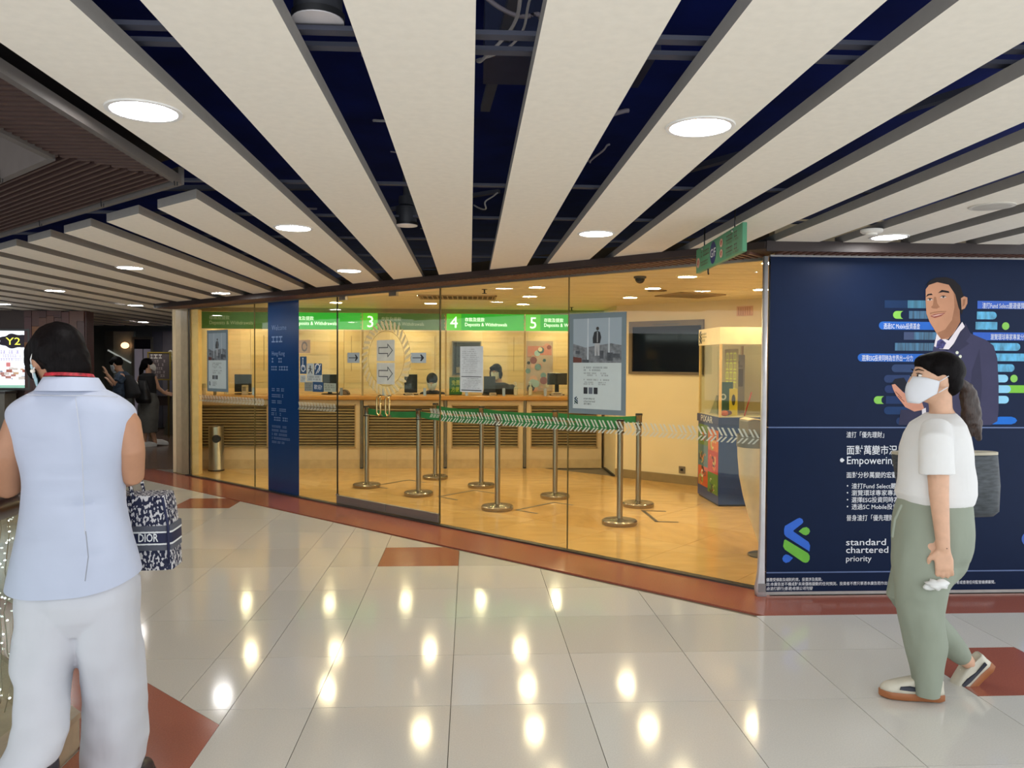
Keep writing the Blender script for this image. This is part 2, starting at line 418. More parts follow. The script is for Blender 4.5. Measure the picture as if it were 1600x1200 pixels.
MB().box(-1.225, -1.2, .5, 3.36, ZL - .012, ZL + .025).build('edge_strip', TRIMG, sof)
p0 = Vector((-1.2, 3.36, ZL + .024)); p1 = p0 + Vector((u.x, u.y, 0)) * 8.4
MB().beam(p0, p1, .025, .07).build('edge_strip', TRIMG, sof)
MB().box(-1.545, -1.515, .5, 2.98, ZL - .012, ZL + .2).build('edge_strip', TRIMG, sof)
p0 = Vector((-1.53, 2.98, ZL + .09)); p1 = p0 + Vector((u.x, u.y, 0)) * 7
MB().beam(p0, p1, .03, .21).build('edge_strip', TRIMG, sof)
RECESS = mat('#9c7c68', .5, var=.15, scale=3, stretch=(1, 8, 1))
for k in range(9):
    x = -1.55 - k * .5
    MB().prism(clip([(x, .5), (x, 9), (x - .49, 9), (x - .49, .5)], .6872, .7265, .6872 * -1.53 + .7265 * 2.98), 2.43, 2.46).build('recess_board', RECESS, sof)
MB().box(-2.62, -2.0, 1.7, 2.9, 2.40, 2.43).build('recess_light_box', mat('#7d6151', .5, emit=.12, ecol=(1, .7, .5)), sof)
for (x, y) in ((-1.53, 1.2), (-1.53, 2.3), (-1.21, 3.3), (-1.9, 3.3), (-2.3, 4.35), (-1.72, 3.78)):
    MB().tube([(x, y, ZL + .02), (x + .005, y, ZL - .03), (x + .015, y, ZL - .03), (x + .015, y, ZL - .015)], .003, 6).build('hook', BLACK, sof)

# timber soffit strip along the shopfront
st = struct(MB().prism([tuple(gpt(-.4, 0))[:2], tuple(gpt(GLEN + .02, 0))[:2], (1.96, YW), (4.6, YW), (4.6, YW - .17), (1.83, YW - .17), tuple(gpt(-.4, .27))[:2]], 2.225, 2.27).build('trim_2', mat('#2c1c18', .6)))
b = MB(); L = GLEN + .4
for k in range(int(L / .05)):
    s = -.35 + k * .05
    p, q = gpt(s, .015, 2.218), gpt(s, .262, 2.218)
    b.beam(p, q, .024, .014)
for k in range(52):
    x = 1.96 + k * .05; b.box(x, x + .024, YW - .165, YW - .01, 2.21, 2.225)
b.build('slat', mat('#6b4a3c', .5, var=.2, scale=15), st, stuff=True)
p, q = gpt(-.4, .275, 2.245), gpt(GLEN - .17, .275, 2.245); MB().beam(p, q, .012, .06).build('edge_strip', mat('#2a1e1c', .5), st)
MB().box(1.84, 4.6, YW - .18, YW - .168, 2.21, 2.275).build('edge_strip', mat('#2a1e1c', .5), st)
MB().beam(gpt(0, .0, 2.21), gpt(GLEN, .0, 2.21), .035, .03).build('glass_channel', mat('#8f8a80', .35, .8), st)

# ------------------------------------------------------------------ bank shell
BW = mat('#e6d0a8', .55, var=.05, scale=4); VEN = [mat('#eed0a0', .4, var=.08, scale=2.5, stretch=(.5, 1, 9)), mat('#ebca98', .4, var=.08, scale=2.5, stretch=(.5, 1, 9)), mat('#f0d4a6', .4, var=.08, scale=2.5, stretch=(.5, 1, 9))]
wb = struct(MB().box(-4.1, 4.8, 13.0, 13.15, 0, 2.4).build('wall_back', BW))
for i in range(9):
    for j in range(6):
        x0 = -4.3 + i * .75; z0 = .95 + j * .225
        MB().box(x0 + .003, x0 + .747, 12.98, 13.0, z0 + .003, z0 + .222).build('panel', VEN[(i * 2 + j) % 3], wb)
wl = struct(MB().prism([(-3.96, 10.92), (-3.96, 13.0), (-4.03, 13.0), (-4.03, 10.92)], 0, 2.4).build('wall_left', BW))
WB0, WB1 = Vector((1.95, 10.42)), Vector((3.75, 8.73))
wr = struct(MB().prism([(1.95, 11.75), (2.1, 11.75), (2.1, 10.5), (3.85, 8.84), (4.8, 8.84), (4.8, 8.73), (3.75, 8.73), (1.95, 10.42)], 0, 2.4).build('wall_right', mat('#e8d4aa', .55, var=.03, scale=3)))
struct(MB().box(1.95, 2.1, 11.75, 13.0, 0, 2.4).build('wall_side', BW))
struct(MB().box(4.7, 4.85, 5.0, 8.8, 0, 2.4).build('wall_far', BW))
hw = struct(MB().box(1.975, 4.6, YW + .04, YW + .14, 0, 2.45).build('wall_front', mat('#c9b48c', .6)))
bs = struct(MB().beam((WB0.x, WB0.y - .02, .055), (WB1.x, WB1.y - .02, .055), .03, .11).build('baseboard_right', mat('#8f7a55', .4)))
MB().box(1.925, 1.95, 10.42, 11.2, 0, .02).build('skirting_foot', BLACK, bs)
# bank ceiling: pale planks across
bc = struct(MB().prism([tuple(gpt(-.1, -.02))[:2], tuple(gpt(GLEN, -.02))[:2], (4.8, 5.05), (4.8, 13), (-4.02, 13), (-4.02, 10.9)], 2.32, 2.4).build('ceiling_bank', mat('#4e3f26', .7)))
PLK = mat('#eee0c0', .45, var=.05, scale=5, stretch=(.3, 4, 1))
for k in range(40):
    y = 5.1 + k * .2
    p = clip([(-3.95, y), (4.7, y), (4.7, y + .178), (-3.95, y + .178)], GN.x, GN.y, GN.dot(B2) - .03)
    p = clip(p, .684, .729, .684 * 1.98 + .729 * 10.42) if y < 10.4 else clip(p, 1, 0, 1.95)
    if area(p) > .01: MB().prism(p, 2.28, 2.30).build('plank', PLK, bc)
# header in front of the counters, carries the numbered signs
struct(MB().box(-3.96, 1.95, 11.42, 11.55, 2.225, 2.3).build('trim_3', mat('#b99a66', .5)))
# pier at the left end of the glass
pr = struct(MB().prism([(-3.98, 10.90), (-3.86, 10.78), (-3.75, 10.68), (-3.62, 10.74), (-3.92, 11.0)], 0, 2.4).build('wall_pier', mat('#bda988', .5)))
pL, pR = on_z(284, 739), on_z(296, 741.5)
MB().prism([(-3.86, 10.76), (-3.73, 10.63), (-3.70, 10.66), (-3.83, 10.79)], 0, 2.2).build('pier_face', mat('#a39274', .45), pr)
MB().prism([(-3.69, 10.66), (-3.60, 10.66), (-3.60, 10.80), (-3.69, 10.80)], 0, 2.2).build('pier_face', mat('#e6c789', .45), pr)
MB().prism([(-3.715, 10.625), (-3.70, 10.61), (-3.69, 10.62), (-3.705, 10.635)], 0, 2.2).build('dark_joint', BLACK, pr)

# ------------------------------------------------------------------ far hall
fw = struct(MB().box(-14, -3.9, 18.3, 18.45, 0, 2.95).build('wall_far_hall', mat('#5d5f58', .35, var=.2, scale=2)))
struct(MB().box(-14, -13.9, 12, 18.4, 0, 2.95).build('wall_side_hall', mat('#37312c', .5)))
struct(MB().prism([(-4.03, 13.15), (-4.03, 18.3), (-4.1, 18.3), (-4.1, 13.15)], 0, 2.4).build('wall_passage', mat('#6d6656', .4)))
mw = struct(MB().box(-14, -5.83, 12.3, 12.45, 0, 2.95).build('wall_mosaic', mat('#33221d', .5)))
mo = [mat(h, .4, var=.2, scale=12, stretch=(1, 1, 9)) for h in ('#4a2a26', '#56302a', '#5f3a2a', '#7a4c24', '#8a5a2a', '#43241f', '#4e2b2c', '#513029')]
for cx in (-5.82, -5.93, -6.04, -6.15, -6.26, -6.37, -6.48, -6.59):
    z = 0.
    while z < 2.25:
        h = random.choice((.15, .22, .3, .38)); lo = z < 1.75 and random.random() < .45
        d = random.uniform(0, .02)
        MB().box(cx - .106, cx, 12.24 - d, 12.34, z, min(z + h - .004, 2.26)).build('wood_block', mo[3 + random.randint(0, 1)] if lo else random.choice(mo[:3] + mo[5:]), mw)
        z += h
MB().box(-5.83, -5.80, 12.26, 12.5, 0, 2.26).build('column_side', mo[0], mw)
# =================================================================== LAMPS
def lampmat(hexc, col, s):
    return mat(hexc, .4, emit=s, ecol=col, var=.0)
LM = lampmat('#fffdf8', L_MALLCOL, L_MALL); LB = lampmat('#fff0d2', L_BANKCOL, L_BANK)
RIMW = mat('#d8d6d2', .35)
def downlight(name, label, r, m, rim, group):
    t = thing(name, label, 'lamp', group=group)
    MB().lathe([(r, .004), (r, 0.0005)], 28).build('lens', m, t)
    b = MB(); n = 28
    prof = [(r, -.001), (r * 1.02, -.004), (r * 1.16, -.004), (r * 1.18, .002), (r, .003)]
    vs = []; fs = []
    for rr, z in prof:
        for i in range(n): vs.append((rr * math.cos(2 * math.pi * i / n), rr * math.sin(2 * math.pi * i / n), z))
    k = len(prof)
    for j in range(k):
        for i in range(n): fs.append((j * n + i, j * n + (i + 1) % n, ((j + 1) % k) * n + (i + 1) % n, ((j + 1) % k) * n + i))
    b.add(vs, fs).build('rim', rim, t, smooth=True)
    return t
G1 = 'round downlights in the hall ceiling panels'
mall = [(-1.0, 2.49, 'round lit downlight in the white ceiling panel beside the brown louvred soffit'),
        (.74, 2.53, 'round lit downlight in the panel high above the navy hoarding side'),
        (-1.01, 4.58, 'round lit downlight further along the panel beside the louvred soffit corner'),
        (-2.78, 6.62, 'round lit downlight in the short panels past the louvred soffit, nearest one'),
        (.74, 4.63, 'round lit downlight above the glass, just left of the green hanging sign'),
        (2.5, 4.6, 'round lit downlight directly above the navy hoarding'),
        (-1.01, 6.66, 'round lit downlight at the end of its panel above the glass doors'),
        (-2.77, 8.95, 'round lit downlight above the glass near the cream pier'),
        (-4.51, 8.84, 'round lit downlight above the bobbed woman, over the railing'),
        (-4.55, 11.0, 'round lit downlight just left of the cream pier top'),
        (-4.52, 13.2, 'round lit downlight above the far couple, second beyond the pier'),
        (-6.3, 11.0, 'round lit downlight in front of the timber mosaic column'),
        (-6.3, 13.3, 'round lit downlight behind the timber mosaic column'),
        (-4.6, 15.5, 'round lit downlight deep in the far hall before the menu board'),
        (-6.3, 15.6, 'round lit downlight deep in the far hall above the man in blue'),
        (-7.6, 15.5, 'round lit downlight over the dark far hall behind the timber column'), (-4.7, 17.2, 'round lit downlight nearest the far shop door'), (-6.2, 17.3, 'round lit downlight nearest the far orange wall lamp'),
        (-8.1, 9.0, 'round lit downlight over the atrium at the frame edge')]
D0 = downlight('downlight', mall[0][2], .095, LM, RIMW, G1); D0.location = (mall[0][0], mall[0][1], ZS - .001)
for x, y, l in mall[1:]: dup(D0, l, (x, y, ZS - .001))
# black cylinder spots hung in the dark gaps
def can(label, x, y, z, tilt=0):
    t = thing('cylinder_lamp', label, 'lamp', (x, y, z), group='black cylinder lamps hung between the panels')
    MB().lathe([(.058, .0), (.06, .004), (.06, .10), (.045, .11), (.045, .16), (.02, .165), (.02, .6)], 28).build('housing', mat('#20222a', .5), t, smooth=True)
    MB().lathe([(.062, -.004), (.066, -.004), (.066, .012), (.06, .012)], 28).build('collar', BLACK, t, smooth=True)
    MB().lathe([(.064, -.007), (.064, -.003)], 28).build('lens', mat('#d9d4d6', .35), t)
p = on_z(497, 30, 2.36); can('unlit black cylinder lamp with white face in the gap near the frame top', p.x, p.y, 2.36)
p = on_z(635, 351, 2.30); can('smaller black cylinder lamp in the gap above the glass doors', p.x, p.y, 2.30)
# flush ceiling speaker and smoke alarm on the panels above the hoarding
p = on_z(1550, 322, ZS)
t = thing('ceiling_speaker', 'flush round pale speaker grille in the panel above the hoarding, unlit', 'speaker', (p.x, p.y, ZS))
MB().lathe([(.10, 0), (.10, -.004), (.085, -.006)], 28).build('rim', mat('#c9c4ba', .5), t, smooth=True)
MB().lathe([(.083, -.004), (.083, -.0065), (.02, -.008)], 28).build('grille', mat('#b3aea5', .6), t, smooth=True)
p = on_z(1362, 359, ZS)
t = thing('smoke_alarm', 'small white smoke alarm on the panel next to the lit downlight over the hoarding', 'alarm', (p.x, p.y, ZS))
MB().lathe([(.06, 0), (.06, -.012), (.05, -.02)], 24).build('base', WHITE, t, smooth=True); MB().lathe([(.032, -.018), (.03, -.03), (.015, -.034)], 20).build('head', WHITE, t, smooth=True)

# bank lamps
G2 = 'warm downlights in the bank ceiling'
DB = None
rows = [(12.5, (-3.5, -2.2, -1.0, .19, 1.4), 'over the teller desks'), (10.3, (-2.82, -1.73, -.51, .69), 'just before the counters'), (9.1, (-1.63, -.53, .69, 1.86), 'in the middle of the bank'),
        (8.0, (-.48, .68, 1.87, 3.0), 'over the rope barriers'), (6.9, (.75, 1.92, 3.1), 'nearest the glass'), (5.9, (2.3, 3.4), 'behind the hoarding')]
for y, xs, w in rows:
    for i, x in enumerate(xs):
        l = 'warm round bank downlight %s, %s from the left' % (w, ('first', 'second', 'third', 'fourth', 'fifth')[i])
        if DB is None: DB = downlight('bank_downlight', l, .08, LB, mat('#e6dcc4', .4), G2); DB.location = (x, y, 2.279)
        else: dup(DB, l, (x, y, 2.279))
# unlit ring lamps, vents, dome camera, sprinklers of the bank ceiling
p = on_z(1027, 454, 2.279)
t = thing('recessed_lamp', 'dark unlit recessed lamp in the bank ceiling above the wall screen', 'lamp', (p.x, p.y, 2.279))
MB().lathe([(.10, 0), (.10, -.006), (.075, -.006), (.07, 0)], 24).build('rim', mat('#5d4a30', .5), t, smooth=True); MB().lathe([(.07, .0), (.07, -.002)], 24).build('lens', mat('#caa25e', .5), t)
def vent(label, px, py, w, d, turn=0, m=mat('#b09566', .5)):
    p = on_z(px, py, 2.278); t = thing('ceiling_vent', label, 'vent', (p.x, p.y, 2.278), turn)
    b = MB(); b.box(-w / 2, w / 2, -d / 2, -d / 2 + .02, -.012, 0); b.box(-w / 2, w / 2, d / 2 - .02, d / 2, -.012, 0); b.box(-w / 2, -w / 2 + .02, -d / 2, d / 2, -.012, 0); b.box(w / 2 - .02, w / 2, -d / 2, d / 2, -.012, 0); b.build('frame', m, t)
    n = int(w / .06)
    MB().box(-w / 2 + .02, w / 2 - .02, -d / 2 + .02, d / 2 - .02, -.002, 0).build('backing', mat('#4b3c22', .7), t)
    for i in range(n):
        x = -w / 2 + .04 + i * (w - .08) / max(1, n - 1); MB().box(x - .006, x + .006, -d / 2 + .02, d / 2 - .02, -.012, -.002).build('slat', m, t)
vent('square slatted air vent in the bank ceiling above the wall screen', 1078, 461, .6, .5, R_(20))
vent('wide slatted air grille in the bank ceiling above the glass doors', 715, 464, .9, .5)
p = on_z(1000, 432, 2.279)
t = thing('dome_camera', 'small dark dome camera under the bank ceiling above the framed glass poster', 'camera', (p.x, p.y, 2.279))
MB().lathe([(.055, 0), (.055, -.015), (.05, -.018)], 24).build('base', mat('#57534a', .5), t, smooth=True); MB().ball((0, 0, -.018), .045, 18, 10).build('dome', mat('#101214', .1), t, smooth='all')
for k, (px, py, l) in enumerate(((757, 452, 'tiny dark sprinkler head under the bank ceiling beyond the doors'), (893, 480, 'tiny dark sprinkler head over the fifth counter'))):
    p = on_z(px, py, 2.279); t = thing('sprinkler', l, 'sprinkler', (p.x, p.y, 2.279))
    MB().lathe([(.03, 0), (.03, -.004), (.008, -.006), (.008, -.04), (.025, -.042), (.025, -.046)], 14).build('head', BLACK, t, smooth=True)

# =================================================================== SHOPFRONT
GM = glass_mat('clear_glass', (.93, .96, .93)); GE = mat('#75673f', .3)
SEAM = [gl(398, 600)[0], gl(527, 600)[0], gl(604, 600)[0], gl(688, 600)[0], gl(888, 600)[0]]
def gthing(name, label, cat, s, z=0, out=0., group=None):
    p = gpt(s, out, z); return thing(name, label, cat, p, GA, group)
edges = [.02, SEAM[0], SEAM[1], SEAM[3], SEAM[4], GLEN - .03]
names = ['first', 'second', None, 'third', 'fourth']
wn = 0
for i in range(5):
    s0, s1 = edges[i], edges[i + 1]
    if i == 2: continue
    wn += 1
    w = struct(MB().box(s0 + .003, s1 - .003, -.006, .006, .012, 2.21).build('window_%d' % wn, GM, None, loc=(B2.x, B2.y, 0), rz=GA))
    MB().box(s0 - .0015, s0 + .003, -.007, .007, .012, 2.21).build('glass_edge', GE, w)
# pair of glass doors
for k, (s0, s1) in enumerate(((SEAM[1], SEAM[2]), (SEAM[2], SEAM[3]))):
    w = struct(MB().box(s0 + .006, s1 - .004, -.006, .006, .09, 2.17).build('door_%d' % (k + 1), GM, None, loc=(B2.x, B2.y, 0), rz=GA))
    MB().box(s0 + .006, s1 - .004, -.018, .018, .016, .10).build('bottom_rail', mat('#8d8981', .35, .6, scale=40, stretch=(.1, 1, 6)), w, bevel=.003)
    e = s0 if k == 0 else s1
    MB().box(e - .006 if k else e, e if k else e + .006, -.008, .008, .09, 2.2).build('door_edge', BLACK, w)
    MB().box(s0 + .05, s0 + .16, -.016, .016, 2.155, 2.2).build('patch_fitting', STEEL, w)
    h = SEAM[2] + (-.10 if k == 0 else .035)
    ctr = h + .032
    pts = []
    for (dx, dz) in ((0, .10), (-.028, .075), (-.028, -.075), (0, -.10), (.028, -.075), (.028, .075), (0, .10)): pts.append((ctr + dx, -.045, 1.08 + dz))
    MB().tube(pts, .0085, 10, ref=(0, 1, 0)).build('handle', mat('#c9b27e', .18, .95), w, smooth=True)
    for dz in (-.1, .1): MB().tube([(ctr, 0, 1.08 + dz), (ctr, -.045, 1.08 + dz)], .007, 8).build('handle_post', DARKSTEEL, w, smooth=True)
    MB().lathe([(.018, .10), (.018, .112)], 14, (SEAM[1] + .0, 0)).build('pivot', STEEL, w)
# flared white edge post where the glass meets the hoarding
t = thing('edge_post', 'slim white metal edge post with flared foot between glass and navy hoarding', 'post', (1.898, YW + .0, 0))
MB().loft([(0, 0, 0, .035, .03), (-.008, 0, .05, .03, .028), (0, 0, .16, .022, .022), (.003, 0, .4, .016, .02), (.003, 0, 2.2, .014, .02)], 20, 4).build('post', mat('#c3c2c4', .35, .3), t, smooth='all')
MB().box(-.028, .02, -.036, -.03, .03, .085).build('foot_plate', mat('#8f8f90', .3, .8), t)

# --- prints and stickers on the glass (outer face)
VIN = mat('#123766', .18, var=.06, scale=3); OFF = mat('#ccd3d0', .6, var=.02)
sb0, sb1 = gl(420, 600)[0], gl(468, 600)[0]
t = gthing('vinyl_banner', 'tall blue vinyl banner with pale lines of print on the glass', 'banner', sb0, .012, .0085)
MB().box(0, sb1 - sb0, -.001, .001, 0, 2.19).build('sheet', VIN, t)
W_ = sb1 - sb0
vt = mat('#6a82a6', .5)
text('Welcome', .08, 1.86, .085, vt, t, y=-.002, width=.3)
greek(.08, 1.72, .34, 1, .1, .07, vt, t, y=-.002, seed=70)
text('Hong Kong', .08, 1.57, .07, vt, t, y=-.002, width=.26); greek(.08, 1.49, .30, 1, .1, .05, vt, t, y=-.002, seed=71)
greek(.07, 1.40, .42, 1, .05, .045, vt, t, y=-.002, seed=3)
for k in range(3): greek(.08, 1.16 - k * .07, .33, 1, .05, .032, vt, t, y=-.002, seed=10 + k)
greek(.07, .93, .42, 2, .05, .03, vt, t, y=-.002, seed=5, fill=.6)
greek(.08, .82, .40, 1, .06, .04, vt, t, y=-.002, seed=6)
greek(.08, .74, .46, 5, .045, .022, vt, t, y=-.002, seed=7, fill=.7)

# chevron safety bands
CHEV = mat('#c6cbbb', .6)
def chev_mesh(w, h):
    b = MB(); t_ = w * .2
    for o in (0, w * .42):                       # twin strokes leaning one way above, the other way below
        b.flat([(o, h), (o + t_, h), (o + t_ + w * .42, h * .45), (o + w * .42, h * .45)])
        b.flat([(o + w * .42, h * .38), (o + w * .42 + t_, h * .38), (o + t_ * .6, 0), (o - t_ * .4, 0)])
    return b.mesh('chevron')
def band(label, p0, p1, n, h):
    (s0, z0), (s1, z1) = gl(*p0), gl(*p1)
    t = gthing('chevron_band', label, 'decal', s0, (z0 + z1) / 2, .0085, 'pale chevron safety bands across the glass')
    w = (s1 - s0) / n; n = int(n); me = chev_mesh(w, h); me.materials.append(CHEV)
    for i in range(n):
        o = bpy.data.objects.new('chevron', me); COL.objects.link(o); o.parent = t; o.location = (i * w, -.001, -h / 2)
band('row of pale chevrons on the pane left of the blue banner', (312, 624), (414, 626), 22, .085)
band('row of pale chevrons between the blue banner and the doors', (467, 634), (526, 637), 12, .085)
(sa, za) = gl(690, 645)
band('row of pale chevrons on the two panes from the doors to the hoarding', (690, 646), (1187, 688), 40, .10)
band('short row of pale chevrons on the right door leaf', (673, 645), (688, 646), 3, .085)

# framed poster sheets on the glass
def poster(label, px0, pz0, px1, pz1, out=.0085):
    s0, z0 = gl(px0, pz1); s1, z1 = gl(px1, pz0)
    w, h = s1 - s0, z1 - z0
    t = gthing('glass_poster', label, 'poster', s0, z0, out, 'grey framed posters on the glass')
    MB().box(0, w, -.002, .002, 0, h).build('border', mat('#6f8087', .5, var=.03), t)
    m = w * .075; y = -.003
    MB().flat([(m, m), (w - m, m), (w - m, h * .51), (m, h * .51)], y).build('sheet', mat('#c0cccb', .6, var=.02), t)
    MB().flat([(m, h * .51), (w - m, h * .51), (w - m, h - m), (m, h - m)], y).build('photo_sky', mat('#9aa9b3', .6, var=.05, scale=3), t)
    y2 = -.0036
    b = MB(); r = random.Random(4)
    zt = h * .51
    b.flat([(m, zt), (w - m, zt), (w - m, zt + h * .17), (w * .75, zt + h * .19), (w * .5, zt + h * .17), (w * .3, zt + h * .15), (m, zt + h * .19)], y2)
    b.build('photo_city', mat('#70767b', .6, var=.45, scale=26), t)
    b = MB()
    for x in (.33, .70): b.flat([(w * x, zt + h * .03), (w * (x + .025), zt + h * .03), (w * (x + .025), h - m), (w * x, h - m)], y2 - .0003)
    b.build('photo_mullion', mat('#b8c3c8', .6), t)
    b = MB()
    for (x0, x1, a, c) in ((.10, .22, .02, .05), (.24, .36, .0, .03), (.55, .62, .04, .12), (.68, .78, .02, .1), (.12, .2, .09, .12), (.78, .9, .05, .09)): MB().flat([(w * x0, zt + h * a), (w * x1, zt + h * a), (w * x1, zt + h * c), (w * x0, zt + h * c)], y2 - .0004).build('photo_tower', mat('#454b51', .6, var=.3, scale=40), t)
    MB().flat([(m, zt), (w * .23, zt), (w * .23, zt + h * .045), (m, zt + h * .06)], y2 - .0006).build('photo_roof', mat('#5e3229', .6), t)
    cx = w * .505; ft = zt + h * .07; k = h * .29     # standing figure in the picture
    b = MB(); b.flat([(cx - k * .1, ft), (cx - k * .02, ft), (cx, ft + k * .4), (cx + k * .03, ft), (cx + k * .11, ft), (cx + k * .10, ft + k * .5), (cx - k * .10, ft + k * .5)], y2 - .0008); b.build('figure_trousers', mat('#a9adb0', .6), t)
    b = MB(); b.flat([(cx - k * .17, ft + k * .42), (cx + k * .12, ft + k * .42), (cx + k * .17, ft + k * .62), (cx + k * .12, ft + k * .8), (cx + .02 * k, ft + k * .85), (cx - k * .12, ft + k * .80), (cx - k * .18, ft + k * .6)], y2 - .001); b.build('figure_jacket', mat('#26292d', .6), t)
    MB().flat([(cx - k * .005, ft + k * .45), (cx + k * .035, ft + k * .45), (cx + k * .035, ft + k * .82), (cx - k * .005, ft + k * .82)], y2 - .0012).build('figure_shirt', mat('#9aa0a3', .6), t)
    MB().flat(arc(cx + k * .02, ft + k * .92, k * .062, 0, 360, 14)[:-1], y2 - .0012).build('figure_head', mat('#3b3634', .6), t)
    tx = w * .27
    greek(tx, h * .455, w * .72, 2, h * .026, h * .014, INK, t, y=y2, seed=2, fill=.6)
    greek(tx, h * .40, w * .50, 2, h * .02, h * .011, INK, t, y=y2, seed=3); greek(w * .57, h * .40, w * .73, 2, h * .02, h * .011, INK, t, y=y2, seed=4, fill=.5)
    greek(tx, h * .335, w * .72, 1, h * .02, h * .012, INK, t, y=y2, seed=5); greek(tx, h * .31, w * .45, 2, h * .018, h * .01, INK, t, y=y2, seed=6); greek(w * .53, h * .31, w * .66, 2, h * .018, h * .01, INK, t, y=y2, seed=7)
    for i in range(3):
        MB().flat([(tx + i * w * .09, h * .20), (tx + i * w * .09 + w * .07, h * .20), (tx + i * w * .09 + w * .07, h * .265), (tx + i * w * .09, h * .265)], y2).build('card_picture', INK if i != 1 else mat('#5b626d', .6), t)
    text('standard', tx, h * .145, h * .026, INK, t, y=y2, width=w * .19); text('chartered', tx, h * .118, h * .026, INK, t, y=y2, width=w * .2); text('渣打銀行', tx, h * .092, h * .022, INK, t, y=y2, width=w * .14)
    logo(w * .1, h * .095, h * .075, mat('#0f3350', .5), mat('#0f3d36', .5), t, y2)
def logo(x, z, h, ma, mb_, parent, y):
    """two interlocking angled strokes with a drop at either end"""
    k = h / 270.
    def P(l): return [(x + a * k, z + (270 - c) * k) for a, c in l]
    MB().flat(P([(8, 70), (14, 48), (90, 4), (104, 0), (120, 8), (126, 24), (120, 34), (66, 76), (66, 82), (160, 146), (170, 168), (166, 204), (158, 198), (20, 112), (10, 98)]), y).build('logo_mark', ma, parent)
    MB().flat(P([(98, 82), (124, 60), (146, 56), (162, 66), (168, 82), (160, 98), (144, 106), (128, 102)]), y).build('logo_mark', mb_, parent)
    MB().flat(P([(4, 172), (10, 134), (18, 130), (158, 214), (168, 230), (168, 252), (158, 268), (144, 272), (128, 268), (16, 192)]), y).build('logo_mark', mb_, parent)
    MB().flat(P([(66, 242), (44, 266), (22, 272), (6, 262), (0, 246), (8, 228), (22, 220), (38, 224)]), y).build('logo_mark', ma, parent)
poster('large grey framed poster of a standing figure, right of the doors', 890, 487, 980, 645)
poster('slim grey framed poster on the pane beside the cream pier', 325, 515, 357, 611)

# stickers
def sheet(label, p0, p1, m, out=.0085, cat='sticker', name='glass_sticker', group=None):
    s0, z0 = gl(p0[0], p1[1]); s1, z1 = gl(p1[0], p0[1])
    t = gthing(name, label, cat, s0, z0, out, group)
    MB().box(0, s1 - s0, -.0012, .0006, 0, z1 - z0).build('sheet', m, t)
    return t, s1 - s0, z1 - z0
SB = mat('#1f4a70', .5); SW = mat('#b9c2c0', .6)
GS = 'small access stickers on the glass'
t, w, h = sheet('blue wheelchair access sticker beside the blue banner', (470, 557), (480, 584), SB, group=GS)
b = MB(); b.flat(ring_poly(w * .5, h * .33, w * .24, w * .34, 100, 400), -.002); b.flat([(w * .40, h * .36), (w * .50, h * .36), (w * .50, h * .80), (w * .40, h * .80)], -.002); b.flat(arc(w * .45, h * .88, w * .09, 0, 360, 10)[:-1], -.002); b.flat([(w * .45, h * .5), (w * .72, h * .5), (w * .9, h * .24), (w * .8, h * .2), (w * .64, h * .42), (w * .45, h * .42)], -.002); b.build('symbol', PAPER, t)
t, w, h = sheet('pale caption sticker under the wheelchair sticker', (470, 586), (479, 597), SW, group=GS); greek(w * .1, h * .6, w * .9, 3, h * .22, h * .14, INK, t, seed=8)
t, w, h = sheet('pale dog symbol sticker right of the wheelchair sticker', (481, 568), (491, 586), SW, group=GS)
b = MB(); b.flat(arc(w * .5, h * .75, w * .1, 0, 360, 10)[:-1], -.002); b.flat([(w * .42, h * .68), (w * .58, h * .68), (w * .6, h * .42), (w * .85, h * .15), (w * .75, h * .12), (w * .5, h * .38), (w * .3, h * .12), (w * .2, h * .16), (w * .42, h * .45)], -.002); b.flat([(w * .2, h * .6), (w * .45, h * .62), (w * .8, h * .5), (w * .8, h * .45), (w * .45, h * .55), (w * .2, h * .54)], -.002); b.build('symbol', INK, t)
t, w, h = sheet('blue hearing loop sticker with ear symbol, right of dog sticker', (492, 568), (504, 586), SB, group=GS)
b = MB(); b.flat(ring_poly(w * .45, h * .6, w * .25, w * .36, -30, 200), -.002); b.flat([(w * .72, h * .5), (w * .8, h * .5), (w * .55, h * .2), (w * .45, h * .2)], -.002); b.flat([(w * .2, h * .1), (w * .3, h * .1), (w * .92, h * .92), (w * .84, h * .95)], -.002); b.build('symbol', PAPER, t)
t, w, h = sheet('pale caption sticker under the ear and dog stickers', (480, 586), (504, 596), SW, group=GS); greek(w * .08, h * .6, w * .92, 2, h * .35, h * .2, INK, t, seed=9)
t, w, h = sheet('grey notice sticker left of the blue welcome sticker', (477, 597), (490, 611), mat('#8d9288', .6), group=GS); greek(w * .1, h * .75, w * .9, 4, h * .2, h * .1, INK, t, seed=11)
t, w, h = sheet('blue welcome sticker with white characters', (490, 597), (506, 612), SB, group=GS); text('歡迎!', w * .12, h * .3, h * .5, PAPER, t, width=w * .76)
t, w, h = sheet('pale notice sticker right of the welcome sticker', (507, 599), (526, 612), mat('#a9b09c', .6), group=GS); greek(w * .08, h * .7, w * .92, 3, h * .25, h * .14, INK, t, seed=12)
t, w, h = sheet('peach coloured round emblem sheet above the access stickers', (468, 531), (486, 552), mat('#cfb08a', .6), group=GS)
MB().flat(ring_poly(w * .5, h * .5, w * .16, w * .26, 0, 350), -.002).build('symbol', mat('#8f8276', .6), t)
GAW = 'small arrow notices on the door leaves'
